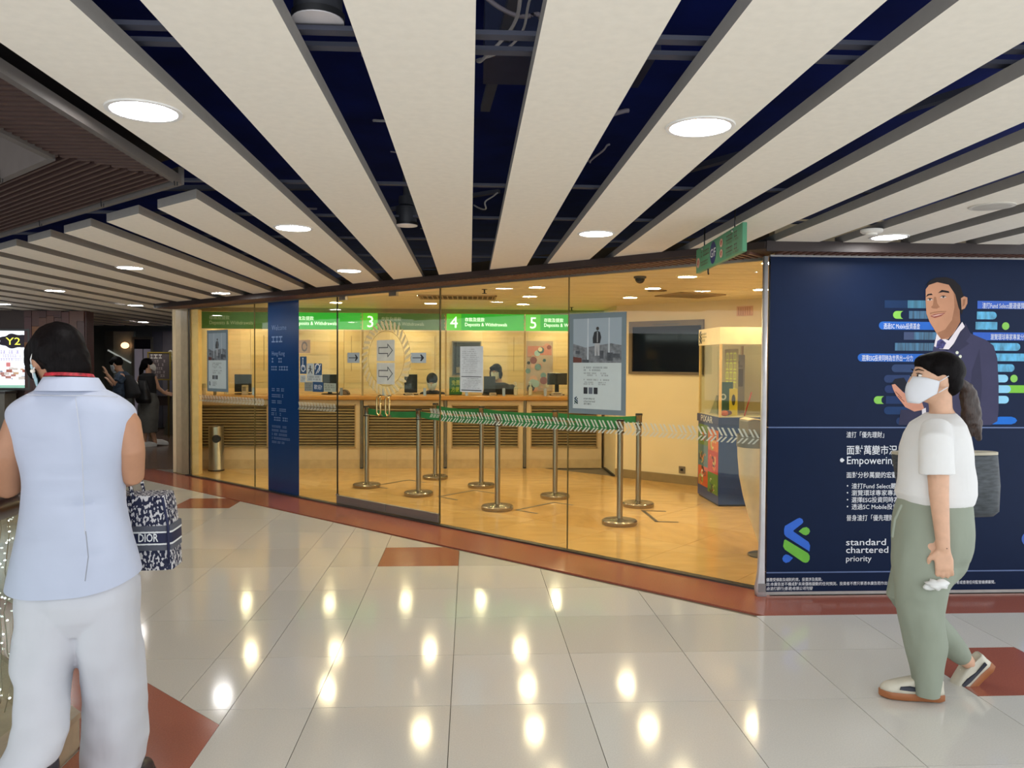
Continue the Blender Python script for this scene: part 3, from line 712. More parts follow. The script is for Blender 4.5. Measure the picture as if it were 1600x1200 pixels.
for lab, p0, p1 in (('small grey arrow notice on the left door leaf', (544, 551), (563, 567)), ('small grey arrow notice on the right door leaf', (643, 551), (667, 567))):
    t, w, h = sheet(lab, p0, p1, mat('#a9b4b6', .6), name='arrow_notice', cat='notice', group=GAW)
    MB().flat([(w * .12, h * .46), (w * .7, h * .46), (w * .62, h * .2), (w * .7, h * .17), (w * .88, h * .5), (w * .7, h * .83), (w * .62, h * .8), (w * .7, h * .54), (w * .12, h * .54)], -.002).build('arrow', INK, t)
GP = 'arrow sheets inside the ring on the doors'
for lab, p0, p1 in (('upper white sheet with outlined arrow inside the ring', (590, 531), (618, 564)), ('lower white sheet with outlined arrow inside the ring', (590, 567), (618, 600))):
    t, w, h = sheet(lab, p0, p1, mat('#c9cabe', .6), out=.0098, name='arrow_sheet', cat='notice', group=GP)
    b = MB()
    pts = [(w * .12, h * .36), (w * .62, h * .36), (w * .62, h * .2), (w * .88, h * .5), (w * .62, h * .8), (w * .62, h * .64), (w * .12, h * .64)]
    for i in range(7):
        p, q = Vector(pts[i]), Vector(pts[(i + 1) % 7]); d = (q - p).normalized(); n = Vector((-d.y, d.x)) * .004; p = p - d * .004; q = q + d * .004
        b.flat([p - n, q - n, q + n, p + n], -.002)
    b.build('arrow', INK, t)
# ring of slanted petals round the arrows
s, z = gl(604, 560)
t = gthing('ring_decal', 'pale ring of slanted rope petals round the arrow sheets on the doors', 'decal', s, z, .0085)
PET = mat('#d9c795', .6, var=.1); R0, R1 = .275, .365
b = MB(); b.flat(ring_poly(0, 0, R0 - .004, R0, 0, 360, 48)[:-1] if False else ring_poly(0, 0, R0 - .004, R0, 0, 359.9, 48), -.001); b.flat(ring_poly(0, 0, R1, R1 + .003, 0, 359.9, 48), -.001); b.build('outline', mat('#7a6a48', .6), t)
pm = None
for k in range(34):
    a = k * 360 / 34
    if pm is None:
        b = MB(); b.slabxz([(R0 + .006, -.012), (R0 + .02, -.02), (R1 - .01, .012), (R1 + .012, .03), (R1 + .006, .045), (R1 - .03, .034), (R0 + .01, .008)], -.003, .0); pm = b.mesh('petal'); pm.materials.append(PET)
    o = bpy.data.objects.new('petal', pm); COL.objects.link(o); o.parent = t; o.rotation_euler = (0, -R_(a), 0); o.location = (0, -.001, 0)
# long notice sheet on the pane right of the doors
t, w, h = sheet('long white printed notice taped beside the right door leaf', (720, 541), (756, 612), mat('#cbd1d2', .6), name='notice_sheet', cat='notice')
MB().flat([(w * .06, h * .33), (w * .94, h * .33), (w * .94, h * .345), (w * .06, h * .345)], -.002).build('rule', INK, t)
MB().flat([(w * .06, h * .03), (w * .94, h * .03), (w * .94, h * .05), (w * .06, h * .05)], -.002).build('rule', INK, t)
greek(w * .36, h * .93, w * .64, 1, .02, h * .014, INK, t, seed=20); greek(w * .1, h * .88, w * .9, 12, h * .042, h * .016, mat('#555a60', .7), t, seed=21, fill=.7); greek(w * .3, h * .29, w * .8, 1, .02, h * .014, INK, t, seed=22); greek(w * .1, h * .25, w * .92, 6, h * .034, h * .014, mat('#555a60', .7), t, seed=23, fill=.75)
# =================================================================== BANK FURNITURE
CY = 11.27                                   # counter front
WOODTOP = mat('#ad7a2c', .3, var=.12, scale=4, stretch=(.4, 4, 4)); CFR = mat('#cdb48a', .5, var=.04); LV = mat('#8c7850', .6)
bays = [-3.9, -2.76, -1.53, -.345, .79, 1.93]
t0 = thing('countertop', 'continuous polished wooden top running along the teller counters', 'countertop', (0, CY, 0))
MB().box(-3.95, 1.93, -.06, .62, .975, 1.035).build('board', WOODTOP, t0, bevel=.012)
cabs = ['teller counter front under the unlit number one sign', 'teller counter front behind the blue banner', 'teller counter front under the number three sign', 'teller counter front under the number four sign', 'teller counter front under the number five sign']
for i in range(5):
    x0, x1 = bays[i], bays[i + 1]; w = x1 - x0
    t = thing('teller_counter', cabs[i], 'counter', (x0, CY, 0), 0, 'louvred teller counter fronts')
    MB().box(.022, w - .022, .04, .5, 0, .974).build('body', CFR, t)
    b = MB(); b.box(.025, w - .025, 0, .04, .0, .30); b.box(.025, w - .025, 0, .04, .90, .97); b.box(.025, .09, 0, .04, .3, .9); b.box(w - .09, w - .025, 0, .04, .3, .9); b.build('face_frame', CFR, t)
    MB().box(.09, w - .09, .036, .04, .3, .9).build('backing', mat('#3d3018', .7), t)
    b = MB()
    for k in range(15):
        z = .31 + k * .04; b.add([(.1, .034, z + .022), (w - .1, .034, z + .022), (w - .1, .008, z), (.1, .008, z), (.1, .034, z + .016), (w - .1, .034, z + .016), (w - .1, .012, z - .006), (.1, .012, z - .006)], [(0, 3, 2, 1), (4, 5, 6, 7), (3, 7, 6, 2), (0, 1, 5, 4)])
    b.build('louvre', LV, t, stuff=True)
    b = MB(); b.box(.085, w - .085, -.012, .004, .29, .305); b.box(.085, w - .085, -.012, .004, .895, .91); b.box(.085, .1, -.012, .004, .29, .91); b.box(w - .1, w - .085, -.012, .004, .29, .91); b.build('moulding', mat('#a88c5c', .45), t)
    MB().box(.025, w - .025, -.01, .01, .0, .13).build('kick_board', mat('#c0a678', .5), t)
# slim steel uprights between the windows
posts = ['first', 'second', 'third', 'fourth']
for i, x in enumerate(bays[1:5]):
    t = thing('window_post', 'slim steel upright between teller windows, %s from the left' % posts[i], 'post', (x, CY, 0), 0, 'steel uprights between the teller windows')
    MB().box(-.018, .018, -.03, .03, 0.0, .974).build('lower_post', mat('#6f6450', .4, .6), t); MB().box(-.012, .012, .05, .09, 1.036, 1.975).build('upper_post', mat('#a88f62', .4, .5), t)
    MB().box(-.02, .02, -.035, .03, 0, .02).build('foot', BLACK, t)
# glazed screens above the counter
for i in range(5):
    t = thing('teller_screen', 'clear glass screen over the counter, %s teller window' % ('first', 'second', 'third', 'fourth', 'fifth')[i], 'screen', (bays[i], CY + .07, 1.036), 0, 'glass screens of the teller windows')
    w = bays[i + 1] - bays[i]
    MB().box(.014, w - .014, -.003, .003, .10, .935).build('pane', GM, t)
    MB().box(w - .16, w - .155, -.006, .006, .35, .85).build('edge_strip', mat('#8d7a58', .4), t)
    for xx in (.3, w - .3): MB().box(xx - .02, xx + .02, -.012, .012, 0, .11).build('clip', STEEL, t)
# numbered signs over the windows
SGX = [-3.93, -2.76, -1.53, -.345, .79, 1.93]
G_OFF = mat('#4d7a30', .4, emit=.10); G_ON = mat('#22a326', .4, emit=.75); G_ON2 = mat('#4cb81d', .4, emit=.75)
T_OFF = mat('#aab58c', .6, emit=.28); T_ON = mat('#eef8ea', .5, emit=1.3)  # switched-off lettering and panels get a faint added glow to stay readable
st_ = [(G_OFF, G_OFF, T_OFF, T_OFF), (G_ON, G_ON, T_ON, T_ON), (G_ON2, G_OFF, T_ON, T_OFF), (G_ON2, G_ON, T_ON, T_ON), (G_ON2, G_ON, T_ON, T_ON)]
lab = ['unlit green teller sign with number one', 'lit green teller sign whose number hides behind the blue banner', 'green teller sign with lit number three and unlit words', 'lit green teller sign with number four', 'lit green teller sign with number five beside the framed poster']
for i in range(5):
    x0, x1 = SGX[i] + .01, SGX[i + 1] - .01; w = x1 - x0
    t = thing('teller_sign', lab[i], 'sign', (x0, CY + .06, 1.975), 0, 'green numbered teller signs')
    a, b_, c, d = st_[i]
    MB().box(0, .21, -.04, .04, 0, .235).build('number_panel', a, t); MB().box(.21, w, -.04, .04, 0, .235).build('word_panel', b_, t)
    text(str(i + 1), .05, .035, .23, c, t, y=-.042, name='number')
    text('存款及提款', .26, .130, .062, d, t, y=-.042, width=.28); text('Deposits & Withdrawals', .26, .060, .070, d, t, y=-.042, width=.60)
    for k in range(4): MB().box(w - .012, w - .002, -.043, -.04, .03 + k * .055, .05 + k * .055).build('screw_strip', mat('#c8b830', .4), t)
# monitors and boxes on the counter
SCR = mat('#17181a', .3)
def monitor(label, px0, py0, px1, py1, Y, base=1.036, face=SCR):
    p, q = on_y(px0, py1, Y), on_y(px1, py0, Y); w, h = q.x - p.x, q.z - max(p.z, base + .03); zb = max(p.z, base + .03)
    t = thing('monitor', label, 'monitor', ((p.x + q.x) / 2, Y, base), 0, 'computer monitors behind the teller windows')
    MB().box(-w / 2, w / 2, -.02, .02, zb - base, zb - base + h).build('screen_case', face, t, bevel=.004)
    MB().box(-w / 2 + .015, w / 2 - .015, -.023, -.019, zb - base + .015, zb - base + h - .015).build('back_panel', mat('#232427', .4), t)
    MB().box(-.03, .03, .02, .05, .005, zb - base + h * .5).build('neck', BLACK, t); MB().box(-.11, .11, -.06, .10, 0, .012).build('foot', BLACK, t, bevel=.004)
monitor('black monitor behind the first teller window', 367, 585, 393, 613, 11.75)
monitor('black monitor half hidden by stickers at the second window', 504, 585, 526, 612, 11.75)
monitor('black monitor right of the ring of petals at the third window', 632, 585, 652, 614, 11.7)
monitor('black monitor before the masked clerk with bobbed hair', 756, 588, 774, 614, 11.7)
monitor('wide black monitor at the fifth teller window', 855, 583, 886, 601, 11.7)
# small counter-top things
p = on_y(537, 617, 11.6)
t = thing('paper_tray', 'dark arched tray on the counter behind the second window', 'tray', (p.x, 11.65, 1.036)); MB().slabxz(arc(0, 0, .075, 0, 180, 12), -.08, .08).build('body', mat('#4d3b2a', .5), t); MB().slabxz(arc(0, .01, .05, 0, 180, 12), -.085, -.08).build('front', mat('#6d553a', .5), t)
p, q = on_y(702, 612, 11.72), on_y(722, 587, 11.72)
t = thing('desk_sign', 'green desk sign with yellow characters beside the long notice', 'sign', ((p.x + q.x) / 2, 11.72, 1.036)); w = q.x - p.x
MB().box(-w / 2, w / 2, -.012, .012, .004, .26).build('board', mat('#2f6a1e', .5), t); MB().box(-w / 2, w / 2, -.05, .05, 0, .006).build('foot', BLACK, t)
text('免費', -w * .32, .15, .08, mat('#c9d63a', .5), t, y=-.014, width=w * .62); text('方便', -w * .36, .05, .08, mat('#c9d63a', .5), t, y=-.014, width=w * .62)
for k, (px, l) in enumerate(((806, 'clear pump bottle on the counter right of the masked clerk'), (829, 'clear pump bottle on the counter at the fifth window'), (353, 'small white bottle on the counter at the first window'))):
    p = on_y(px, 614, 11.6); t = thing('pump_bottle', l, 'bottle', (p.x, 11.62, 1.036), 0, 'pump bottles on the counter')
    MB().lathe([(.0, 0), (.03, .002), (.03, .11), (.012, .13), (.012, .145)], 16).build('body', mat('#d8ceb4', .2), t, smooth=True); MB().lathe([(.014, .146), (.014, .16), (.005, .162), (.005, .19)], 12).build('pump', WHITE, t, smooth=True); MB().box(-.03, .006, -.005, .005, .186, .196).build('nozzle', WHITE, t)
for px, l, w, h in ((383, 'beige card terminal left of the first window monitor', .07, .14), (640, 'small pale paper stack below the third window monitor', .12, .035), (770, 'small pale box at the fourth window', .10, .04), (870, 'pale paper box below the wide monitor', .16, .05), (300 + 16, 'grey sanitiser dispenser at the left counter end', .07, .16)):
    p = on_y(px, 614, 11.45); t = thing('desk_box', l, 'box', (p.x, 11.45, 1.036)); MB().box(-w / 2, w / 2, -.05, .05, 0, h).build('body', mat('#b7a68a', .5), t, bevel=.006); MB().box(-w * .35, w * .35, -.054, -.05, h * .4, h * .85).build('front_plate', mat('#80715c', .5), t)
# dark framed panel and film poster on the back wall
p, q = on_y(706, 587, 12.96), on_y(752, 533, 12.96)
t = thing('wall_panel_board', 'dark blue-grey framed board on the wall behind the long notice', 'board', (p.x, 12.955, p.z)); w, h = q.x - p.x, q.z - p.z
MB().box(0, w, -.015, .02, 0, h).build('frame', mat('#8a7d6c', .4), t); MB().flat([(.02, .02), (w - .02, .02), (w - .02, h - .02), (.02, h - .02)], -.017).build('face', mat('#3b4254', .4, var=.15, scale=3), t)
MB().flat([(w * .15, h * .08), (w * .45, h * .08), (w * .45, h * .25), (w * .15, h * .25)], -.019).build('print', mat('#8a7f72', .5), t); MB().flat([(.02, h * .85), (w - .02, h * .85), (w - .02, h - .02), (.02, h - .02)], -.019).build('print', mat('#2c2b30', .5), t)
p, q = on_y(822, 616, 12.95), on_y(864, 533, 12.95)
t = thing('wall_poster', 'colourful pink and teal poster on the wall behind the fifth window', 'poster', (p.x, 12.955, 1.05)); w, h = q.x - p.x, q.z - 1.05
MB().box(0, w, -.006, .02, 0, h).build('sheet', mat('#b9a08c', .5, var=.2, scale=4), t)
rr = random.Random(3)
for k in range(26):
    x, z = rr.uniform(.05, .9) * w, rr.uniform(.03, .9) * h; r = rr.uniform(.025, .07)
    MB().flat(arc(x, z, r, 0, 360, 9)[:-1], -.008 - k * .0002).build('print', mat(rr.choice(['#3f5f66', '#6b8b8b', '#c98b7a', '#d9c9a9', '#8c4b46', '#33302f', '#a7c0c0', '#d7a48a']), .5), t)
MB().flat([(w * .05, h * .72), (w * .95, h * .72), (w * .95, h * .9), (w * .05, h * .9)], -.0072).build('print', mat('#c97f6e', .5), t)
# wall screen in its recess
(s0, z0), (s1, z1) = on_v(984, 584, WB0, WB1), on_v(1101, 499, WB0, WB1)
ang = math.atan2(WB1.y - WB0.y, WB1.x - WB0.x); u = (WB1 - WB0).normalized(); nrm = Vector((u.y, -u.x))
q = WB0 + u * s0 + nrm * .004
t = thing('wall_screen', 'wide black screen in a dark recess on the bank wall', 'screen', (q.x, q.y, z0), ang); w, h = s1 - s0, z1 - z0
b = MB(); b.box(0, w, -.03, 0, h - .07, h); b.box(0, w, -.03, 0, 0, .03); b.box(0, .05, -.03, 0, .03, h - .07); b.box(w - .03, w, -.03, 0, .03, h - .07); b.build('surround', mat('#6b5c48', .5), t)
MB().box(.05, w - .03, -.012, 0, .03, h - .07).build('panel', mat('#0d1016', .06), t)
MB().box(w * .34, w * .7, -.034, -.03, h - .055, h - .04).build('bracket', DARKSTEEL, t)
(s0, z0), (s1, z1) = on_v(1152, 494, WB0, WB1), on_v(1177, 478, WB0, WB1); q = WB0 + u * s0 + nrm * .004
t = thing('wall_vent_plate', 'small pinkish slatted plate high on the bank wall above the display case', 'vent', (q.x, q.y, z0), ang); w, h = s1 - s0, z1 - z0
MB().box(0, w, -.015, 0, 0, h).build('plate', mat('#d9ab86', .5), t)
for k in range(6): MB().box(w * (.1 + k * .14), w * (.16 + k * .14), -.02, -.015, h * .1, h * .9).build('slat', mat('#c08f6c', .5), t)
s0, z0 = on_v(1066, 734, WB0, WB1); q = WB0 + u * s0 + nrm * .002
t = thing('wall_socket', 'grey metal wall socket near the floor left of the display case', 'socket', (q.x, q.y, z0), ang)
MB().box(-.045, .045, -.01, 0, -.045, .045).build('plate', mat('#8d8270', .35, .6), t, bevel=.004); MB().box(-.018, .018, -.013, -.01, -.016, .016).build('outlet', BLACK, t)

# rope barriers
def stanchion_make():
    t = thing('stanchion', '', 'barrier post')
    MB().lathe([(.0, 0), (.16, 0), (.165, .008), (.165, .035), (.155, .045), (.045, .048), (.03, .06)], 40).build('base', mat('#9a8f7d', .25, .9, scale=30), t, smooth=True)
    MB().lathe([(.028, .05), (.028, .86)], 24).build('pole', mat('#9c9384', .3, .9, scale=60, stretch=(1, 1, .05)), t, smooth=True)
    MB().lathe([(.033, .86), (.036, .865), (.036, .875), (.033, .878), (.033, .955), (.037, .96), (.037, .975), (.03, .98)], 24).build('head', mat('#8d8a84', .25, .9), t, smooth=True)
    MB().lathe([(.038, .861), (.038, .868)], 24).build('collar', BLACK, t); MB().lathe([(.038, .968), (.036, .984)], 24).build('cap', BLACK, t)
    return t
ST = [(573, 763, 'steel barrier post behind the left door leaf, nearest the cream pier'), (654, 776, 'steel barrier post behind the right door leaf'), (777, 798, 'steel barrier post just right of the doors, front row'), (968, 821, 'steel barrier post closest to the glass, right end of front row'),
      (680, 750, 'steel barrier post farthest back, at the door edge'), (752, 763, 'steel barrier post of the back row, second from the left'), (867, 780, 'steel barrier post of the back row before the framed poster'), (997, 793, 'steel barrier post at the right end of the back row')]
S0 = stanchion_make(); SP = []
for k, (px, py, l) in enumerate(ST):
    p = on_z(px, py - 2); p = Vector((p.x, p.y, 0))
    if k == 0: S0.location = p; S0['label'] = l; S0['group'] = 'steel rope barrier posts'; o = S0
    else: o = dup(S0, l, p, group='steel rope barrier posts')
    SP.append((o, p))
BELT = mat('#1f7a46', .6, var=.06)
for a, b_ in ((0, 1), (1, 2), (2, 3), (4, 5), (5, 6), (6, 7)):
    o, p = SP[a]; q = SP[b_][1]; d = q - p; L = d.length; d.normalize(); n = Vector((-d.y, d.x, 0)) * .002
    b = MB(); N = 10; r = []
    for i in range(N + 1):
        t_ = .036 + (L - .072) * i / N; z = .92 - .02 * 4 * (i / N) * (1 - i / N); c = d * t_
        r.append([(c + n + Vector((0, 0, z - .035))), (c - n + Vector((0, 0, z - .035))), (c - n + Vector((0, 0, z + .035))), (c + n + Vector((0, 0, z + .035)))])
    for i in range(N):
        b.add(r[i] + r[i + 1], [(0, 4, 5, 1), (1, 5, 6, 2), (2, 6, 7, 3), (3, 7, 4, 0)])
    b.build('belt', BELT, o, label='green retractable belt')
# dark queue marks taped to the marble
TAPE = mat('#544a38', .5)
for k, (pts, w, l) in enumerate((([(604, 763), (578, 760), (639, 750), (664, 754)], .03, 'dark tape queue mark on the marble behind the left door'), ([(713, 781), (686, 776), (741, 766), (774, 771)], .03, 'dark tape queue mark right of the door edge'), ([(838, 802), (807, 797), (866, 785), (893, 789)], .03, 'dark tape queue mark between the front barrier posts'), ([(1038, 799), (1005, 798), (1026, 815), (1057, 816)], .035, 'thicker dark tape queue mark at the right barrier posts'))):
    b = MB(); P = [on_z(*p) for p in pts]; c = P[1]
    for i in range(3):
        p, q = P[i] - c, P[i + 1] - c; d = (q - p).normalized(); n = Vector((-d.y, d.x, 0)) * w / 2
        b.prism([tuple((p - n - d * w / 2).xy), tuple((q - n + d * w / 2).xy), tuple((q + n + d * w / 2).xy), tuple((p + n - d * w / 2).xy)], .0005, .0018)
    o = b.build('floor_tape_mark', TAPE); o.location = (c.x, c.y, 0); tag(o, l, 'tape', 'dark queue marks on the marble floor')
# steel litter bin inside the glass
p = on_z(334, 737)
t = thing('litter_bin', 'round steel litter bin with dark hole behind the glass by the pier', 'bin', (p.x, p.y + .11, 0))
MB().lathe([(.10, 0), (.104, .01), (.104, .03), (.10, .035), (.10, .60), (.097, .615), (.08, .62), (.08, .61)], 36).build('body', mat('#a39a86', .28, .85, scale=40, stretch=(1, 1, .05)), t, smooth=True)
MB().slabxz(arc(.03, .45, .055, 0, 360, 24)[:-1], -.102, -.06).build('hole', BLACK, t); MB().lathe([(.106, .0), (.106, .018)], 36).build('foot_ring', BLACK, t)

# display case with glass upper part
KX0, KX1, KY0, KY1 = 2.63, 3.14, 8.17, 8.92
t = thing('display_case', 'tall display case with blue printed base and lit glass top', 'display case', (KX0, KY0, 0)); w, d = KX1 - KX0, KY1 - KY0
KB = mat('#1d3f7a', .4); KH = mat('#e8cd9a', .5, emit=.25)
MB().box(0, w, 0, d, .02, .86).build('base', KB, t); MB().box(.01, w - .01, .01, d - .01, 0, .02).build('plinth', BLACK, t)
MB().box(-.012, w + .012, -.012, d + .012, .86, .945).build('belt_band', mat('#1c3568', .4), t)
MB().box(-.005, w + .005, -.005, d + .005, 1.72, 1.90).build('header', KH, t)
for (x, y) in ((.0, .0), (w - .025, .0), (0, d - .025), (w - .025, d - .025)): MB().box(x, x + .025, y, y + .025, .945, 1.72).build('corner_post', mat('#d9b878', .4), t)
for (x0, x1, y0, y1) in ((.025, w - .025, .008, .014), (.008, .014, .025, d - .025), (w - .014, w - .008, .025, d - .025), (.025, w - .025, d - .014, d - .008)): MB().box(x0, x1, y0, y1, .945, 1.72).build('pane', GM, t)
MB().box(.01, w - .01, .01, d - .01, .945, .955).build('display_floor', mat('#e3d3ae', .4), t)
# left face prints: its x-z plane is turned to face -x
tl = bpy.data.objects.new('left_face_prints', None); COL.objects.link(tl); tl.parent = t; tl.location = (-.001, d, 0); tl.rotation_euler = (0, 0, R_(-90))
cols = [['#5a7a32', '#4d7480', '#c4502c'], ['#cf6a28', '#b8382a', '#56803a']]
dd = d
for i in range(2):
    x0 = .02 + i * .36; zz = [.83, .60, .36, .14]
    for j in range(3):
        z1, z0 = zz[j] - (.03 if i else 0), zz[j + 1] - (.03 if i else 0)
        MB().flat([(x0, z0), (x0 + .36, z0), (x0 + .36, z1), (x0, z1)], -.001).build('print_panel', mat(cols[i][j], .45, var=.15, scale=8), tl)
        r = random.Random(i * 5 + j); cx, cz = x0 + .18, (z0 + z1) / 2
        for k in range(7):
            a = r.uniform(0, 360); rr_ = r.uniform(.025, .07); ox, oz = r.uniform(-.1, .1), r.uniform(-.06, .06)
            MB().flat(ring_poly(cx + ox, cz + oz, rr_ * .55, rr_, a, a + r.uniform(120, 300), 8), -.002 - k * .0002).build('print_shape', mat(r.choice(['#d8c27a', '#2c2a28', '#e0e0cc', '#d97b3a', '#7a2420', '#86a04a', '#39606a']), .45), tl)
text('PIXAR', .14, .868, .10, PAPER, tl, y=-.014, width=.42)
text('standard', .13, 1.835, .04, INK, tl, y=-.008, width=.16); text('chartered', .13, 1.80, .04, INK, tl, y=-.008, width=.17); text('渣打銀行', .13, 1.76, .03, INK, tl, y=-.008, width=.12)
logo(.03, 1.735, .15, INK, INK, tl, -.008)
# things inside the case
def inside(name, label, cat, x, y, z=.9555, rz=0): return thing(name, label, cat, (KX0 + x, KY0 + y, z), rz, 'things shown inside the display case')
it = inside('yellow_print_board', 'sheet of bright yellow characters at the back of the display case', 'board', .26, .40, rz=R_(-90))
MB().box(-.22, .22, -.003, .003, 0, .72).build('sheet', mat('#b8a56c', .4), it); YL = mat('#dfe05a', .5, emit=.15)
for i in range(3):
    for j in range(4):
        x, z = -.17 + i * .125, .28 + j * .105
        b = MB(); b.flat([(x, z), (x + .09, z), (x + .09, z + .012), (x, z + .012)], -.005); b.flat([(x, z + .07), (x + .09, z + .07), (x + .09, z + .082), (x, z + .082)], -.005); b.flat([(x + .04, z), (x + .052, z), (x + .052, z + .095), (x + .04, z + .095)], -.005)
        if (i + j) % 2: b.flat([(x, z), (x + .012, z), (x + .012, z + .08), (x, z + .08)], -.005); b.flat([(x + .078, z), (x + .09, z), (x + .09, z + .08), (x + .078, z + .08)], -.005)
        b.build('character', YL, it)
it = inside('grey_leaflet_board', 'grey leaflet board with faint print at the right of the case', 'board', .385, .64)
MB().box(-.11, .11, -.004, .004, 0, .66).build('sheet', mat('#9c978a', .5), it); greek(-.09, .60, .09, 3, .04, .022, INK, it, y=-.006, seed=31, fill=.7); greek(-.09, .45, 0, 5, .035, .018, INK, it, y=-.006, seed=32); MB().flat([(.015, .3), (.09, .3), (.09, .5), (.015, .5)], -.006).build('print', mat('#6d675f', .5), it)
it = inside('gift_card', 'upright yellow card with oval inside the display case', 'card', .19, .12, rz=R_(8))
MB().box(-.045, .045, -.004, .004, 0, .29).build('card', mat('#d9bf3c', .4), it); MB().flat([(.022 * math.cos(R_(a)), .17 + .06 * math.sin(R_(a))) for a in range(0, 360, 24)], -.006).build('print', mat('#3c3d22', .4), it)
it = inside('teal_card', 'larger teal card behind the yellow card in the display case', 'card', .13, .19, rz=R_(5)); MB().box(-.08, .08, -.004, .004, 0, .36).build('card', mat('#3f6a66', .4), it); MB().flat(ring_poly(-.03, .2, .02, .035, 0, 359, 14), -.006).build('print', PAPER, it)
it = inside('red_stick', 'thin red leaning stick in the display case', 'stick', .30, .08); MB().tube([(0, 0, .006), (.08, .02, .25)], .007, 8, rnd=True).build('stick', mat('#b8322c', .4), it, smooth='all')
it = inside('shark_fin_toy', 'small grey-green triangular toy at the left of the display case', 'toy', .10, .45, rz=R_(-80)); MB().slabxz([(-.11, 0), (.1, 0), (.06, .08), (.045, .21), (0, .14), (-.06, .06)], -.015, .015).build('body', mat('#7f876a', .5), it, bevel=.004); MB().box(-.1, .1, -.03, .03, 0, .008).build('foot', mat('#a09a80', .5), it)
it = inside('orange_toy', 'small orange and purple rounded toy on the case floor', 'toy', .08, .07); MB().ball((0, 0, .03), (.045, .03, .03)).build('body', mat('#cf6338', .4), it, smooth='all'); MB().ball((.05, 0, .035), (.03, .025, .025)).build('head', mat('#6a3f4f', .4), it, smooth='all')

# white tapered pedestal with a grey box, cut by the hoarding edge
t = thing('pedestal', 'white tapered pedestal on a dark disc foot by the hoarding edge', 'pedestal', (2.31, 6.05, 0))
MB().lathe([(.0, 0), (.115, 0), (.115, .012), (.1, .018)], 32).build('foot', mat('#5f584c', .3, .5), t, smooth=True)
MB().loft([(0, 0, .018, .03, .03), (0, 0, .1, .035, .035), (0, 0, .2, .07, .06), (0, 0, .32, .115, .09), (0, 0, .47, .155, .12), (0, 0, .62, .185, .14), (0, 0, .78, .2, .15), (0, 0, .9, .205, .155), (0, 0, .955, .2, .15)], 40, 2.6).build('body', mat('#e2d3b4', .35), t, smooth=True)
MB().loft([(0, 0, .86, .209, .158), (0, 0, .955, .206, .155)], 40, 2.6).build('grey_rim', mat('#75705f', .4), t, smooth=True)
t = thing('document_box', 'grey and cream slanted document box on the white pedestal', 'box', (2.31, 6.05, .9555))
MB().slabxz([(-.17, 0), (.17, 0), (.17, .08), (-.12, .12), (-.17, .11)], -.1, .1).build('body', mat('#8a8370', .5), t, bevel=.004); MB().slabxz([(-.165, .112), (-.12, .123), (.17, .083), (.17, .09), (-.12, .13), (-.165, .12)], -.1, .1).build('top_lid', mat('#d9c49a', .5), t); MB().box(-.06, .0, -.103, -.1, .03, .055).build('print', BLACK, t)
# =================================================================== ADVERT HOARDING
HX0 = 1.935
hd = thing('advert_hoarding', 'large navy bank advert hoarding with a suited man, right of the glass', 'advert', (HX0, YW, 0))
def HL(px, py): p = on_y(px, py, YW); return p.x - HX0, p.z
NB = mat('#101f3c', .45, var=.04, spec=.12)
_, z1 = HL(1400, 668); _, z2 = HL(1400, 893)
HW = 2.6
for a, b_ in ((.022, z2 - .003), (z2 + .003, z1 - .003), (z1 + .003, 2.2)): MB().box(0, HW, 0, .03, a, b_).build('panel', NB, hd)
MB().box(0, HW, .005, .03, .0, .022).build('bottom_rail', mat('#b6b1ad', .4, .4), hd)
MB().box(-.004, HW, -.006, .03, 2.2, 2.212).build('top_rail', mat('#9c9a9a', .4, .5), hd)
MB().box(0, HW, -.0015, .0, z1 - .004, z1 + .004).build('seam', mat('#5a6f9c', .4), hd); MB().box(0, HW, -.0015, .0, z2 - .004, z2 + .004).build('seam', mat('#5a6f9c', .4), hd)
TW = mat('#e4e8ee', .5)
S = YW / F
def ht(body, px, py, hpx, width=None, m=TW, y=-.002, **k):
    x, z = HL(px, py); return text(body, x, z, hpx * S, m, hd, y=y, width=width * S if width else None, **k)
def hpoly(pts, hexc, y, name='print', **k):
    m = hexc if not isinstance(hexc, str) else mat(hexc, .5, spec=.15, **k)
    return MB().flat([HL(*p) for p in pts], y).build(name, m, hd)
def hpill(x0, x1, yc, r, hexc, y=-.0015, left=True, right=True, name='print_bar', **k):
    p0, p1 = HL(x0, yc), HL(x1, yc)
    return MB().flat(pill(p0[0], p1[0], (p0[1] + p1[1]) / 2, r * S, left, right), y).build(name, hexc if not isinstance(hexc, str) else mat(hexc, .5, spec=.15, **k), hd)
# bars behind the figure
hpill(1382, 1452, 475.5, 6.2, '#173055', left=False, right=False); hpill(1418, 1452, 475.5, 6.2, mat('#2b6a86', .4, var=.5, scale=8, stretch=(6, 1, .1)), y=-.002, left=False, right=False)
CITY = mat('#2c5d7e', .4, var=.7, scale=9, stretch=(8, 1, .3)); CITY2 = mat('#4aa0c8', .4, var=.45, scale=6, stretch=(5, 1, 2)); DIMB = mat('#20355f', .4)
def crescent(x0, yc): # green mark, round on the left and hollow on the right
    c = HL(x0 + 6, yc); r = 6.2 * S
    pts = arc(c[0], c[1], r, 90, 270, 10) + [(c[0] + r * 1.7, c[1] - r)] + [(c[0] + r * 1.75 - r * .75 * math.cos(R_(a)), c[1] + r * math.sin(R_(a))) for a in (-50, -25, 0, 25, 50)] + [(c[0] + r * 1.7, c[1] + r)]
    MB().flat(pts, -.002).build('print_mark', mat('#7cc142', .4), hd)
crescent(1395, 492); crescent(1365, 625)
hpill(1420, 1452, 492, 6.2, CITY, left=False, right=False); hpill(1373, 1470, 509, 6.4, '#2a64bd')
hpill(1412, 1470, 525, 6.2, DIMB, left=False, right=False); hpill(1428, 1470, 525, 6.0, CITY, y=-.002, left=False, right=False)
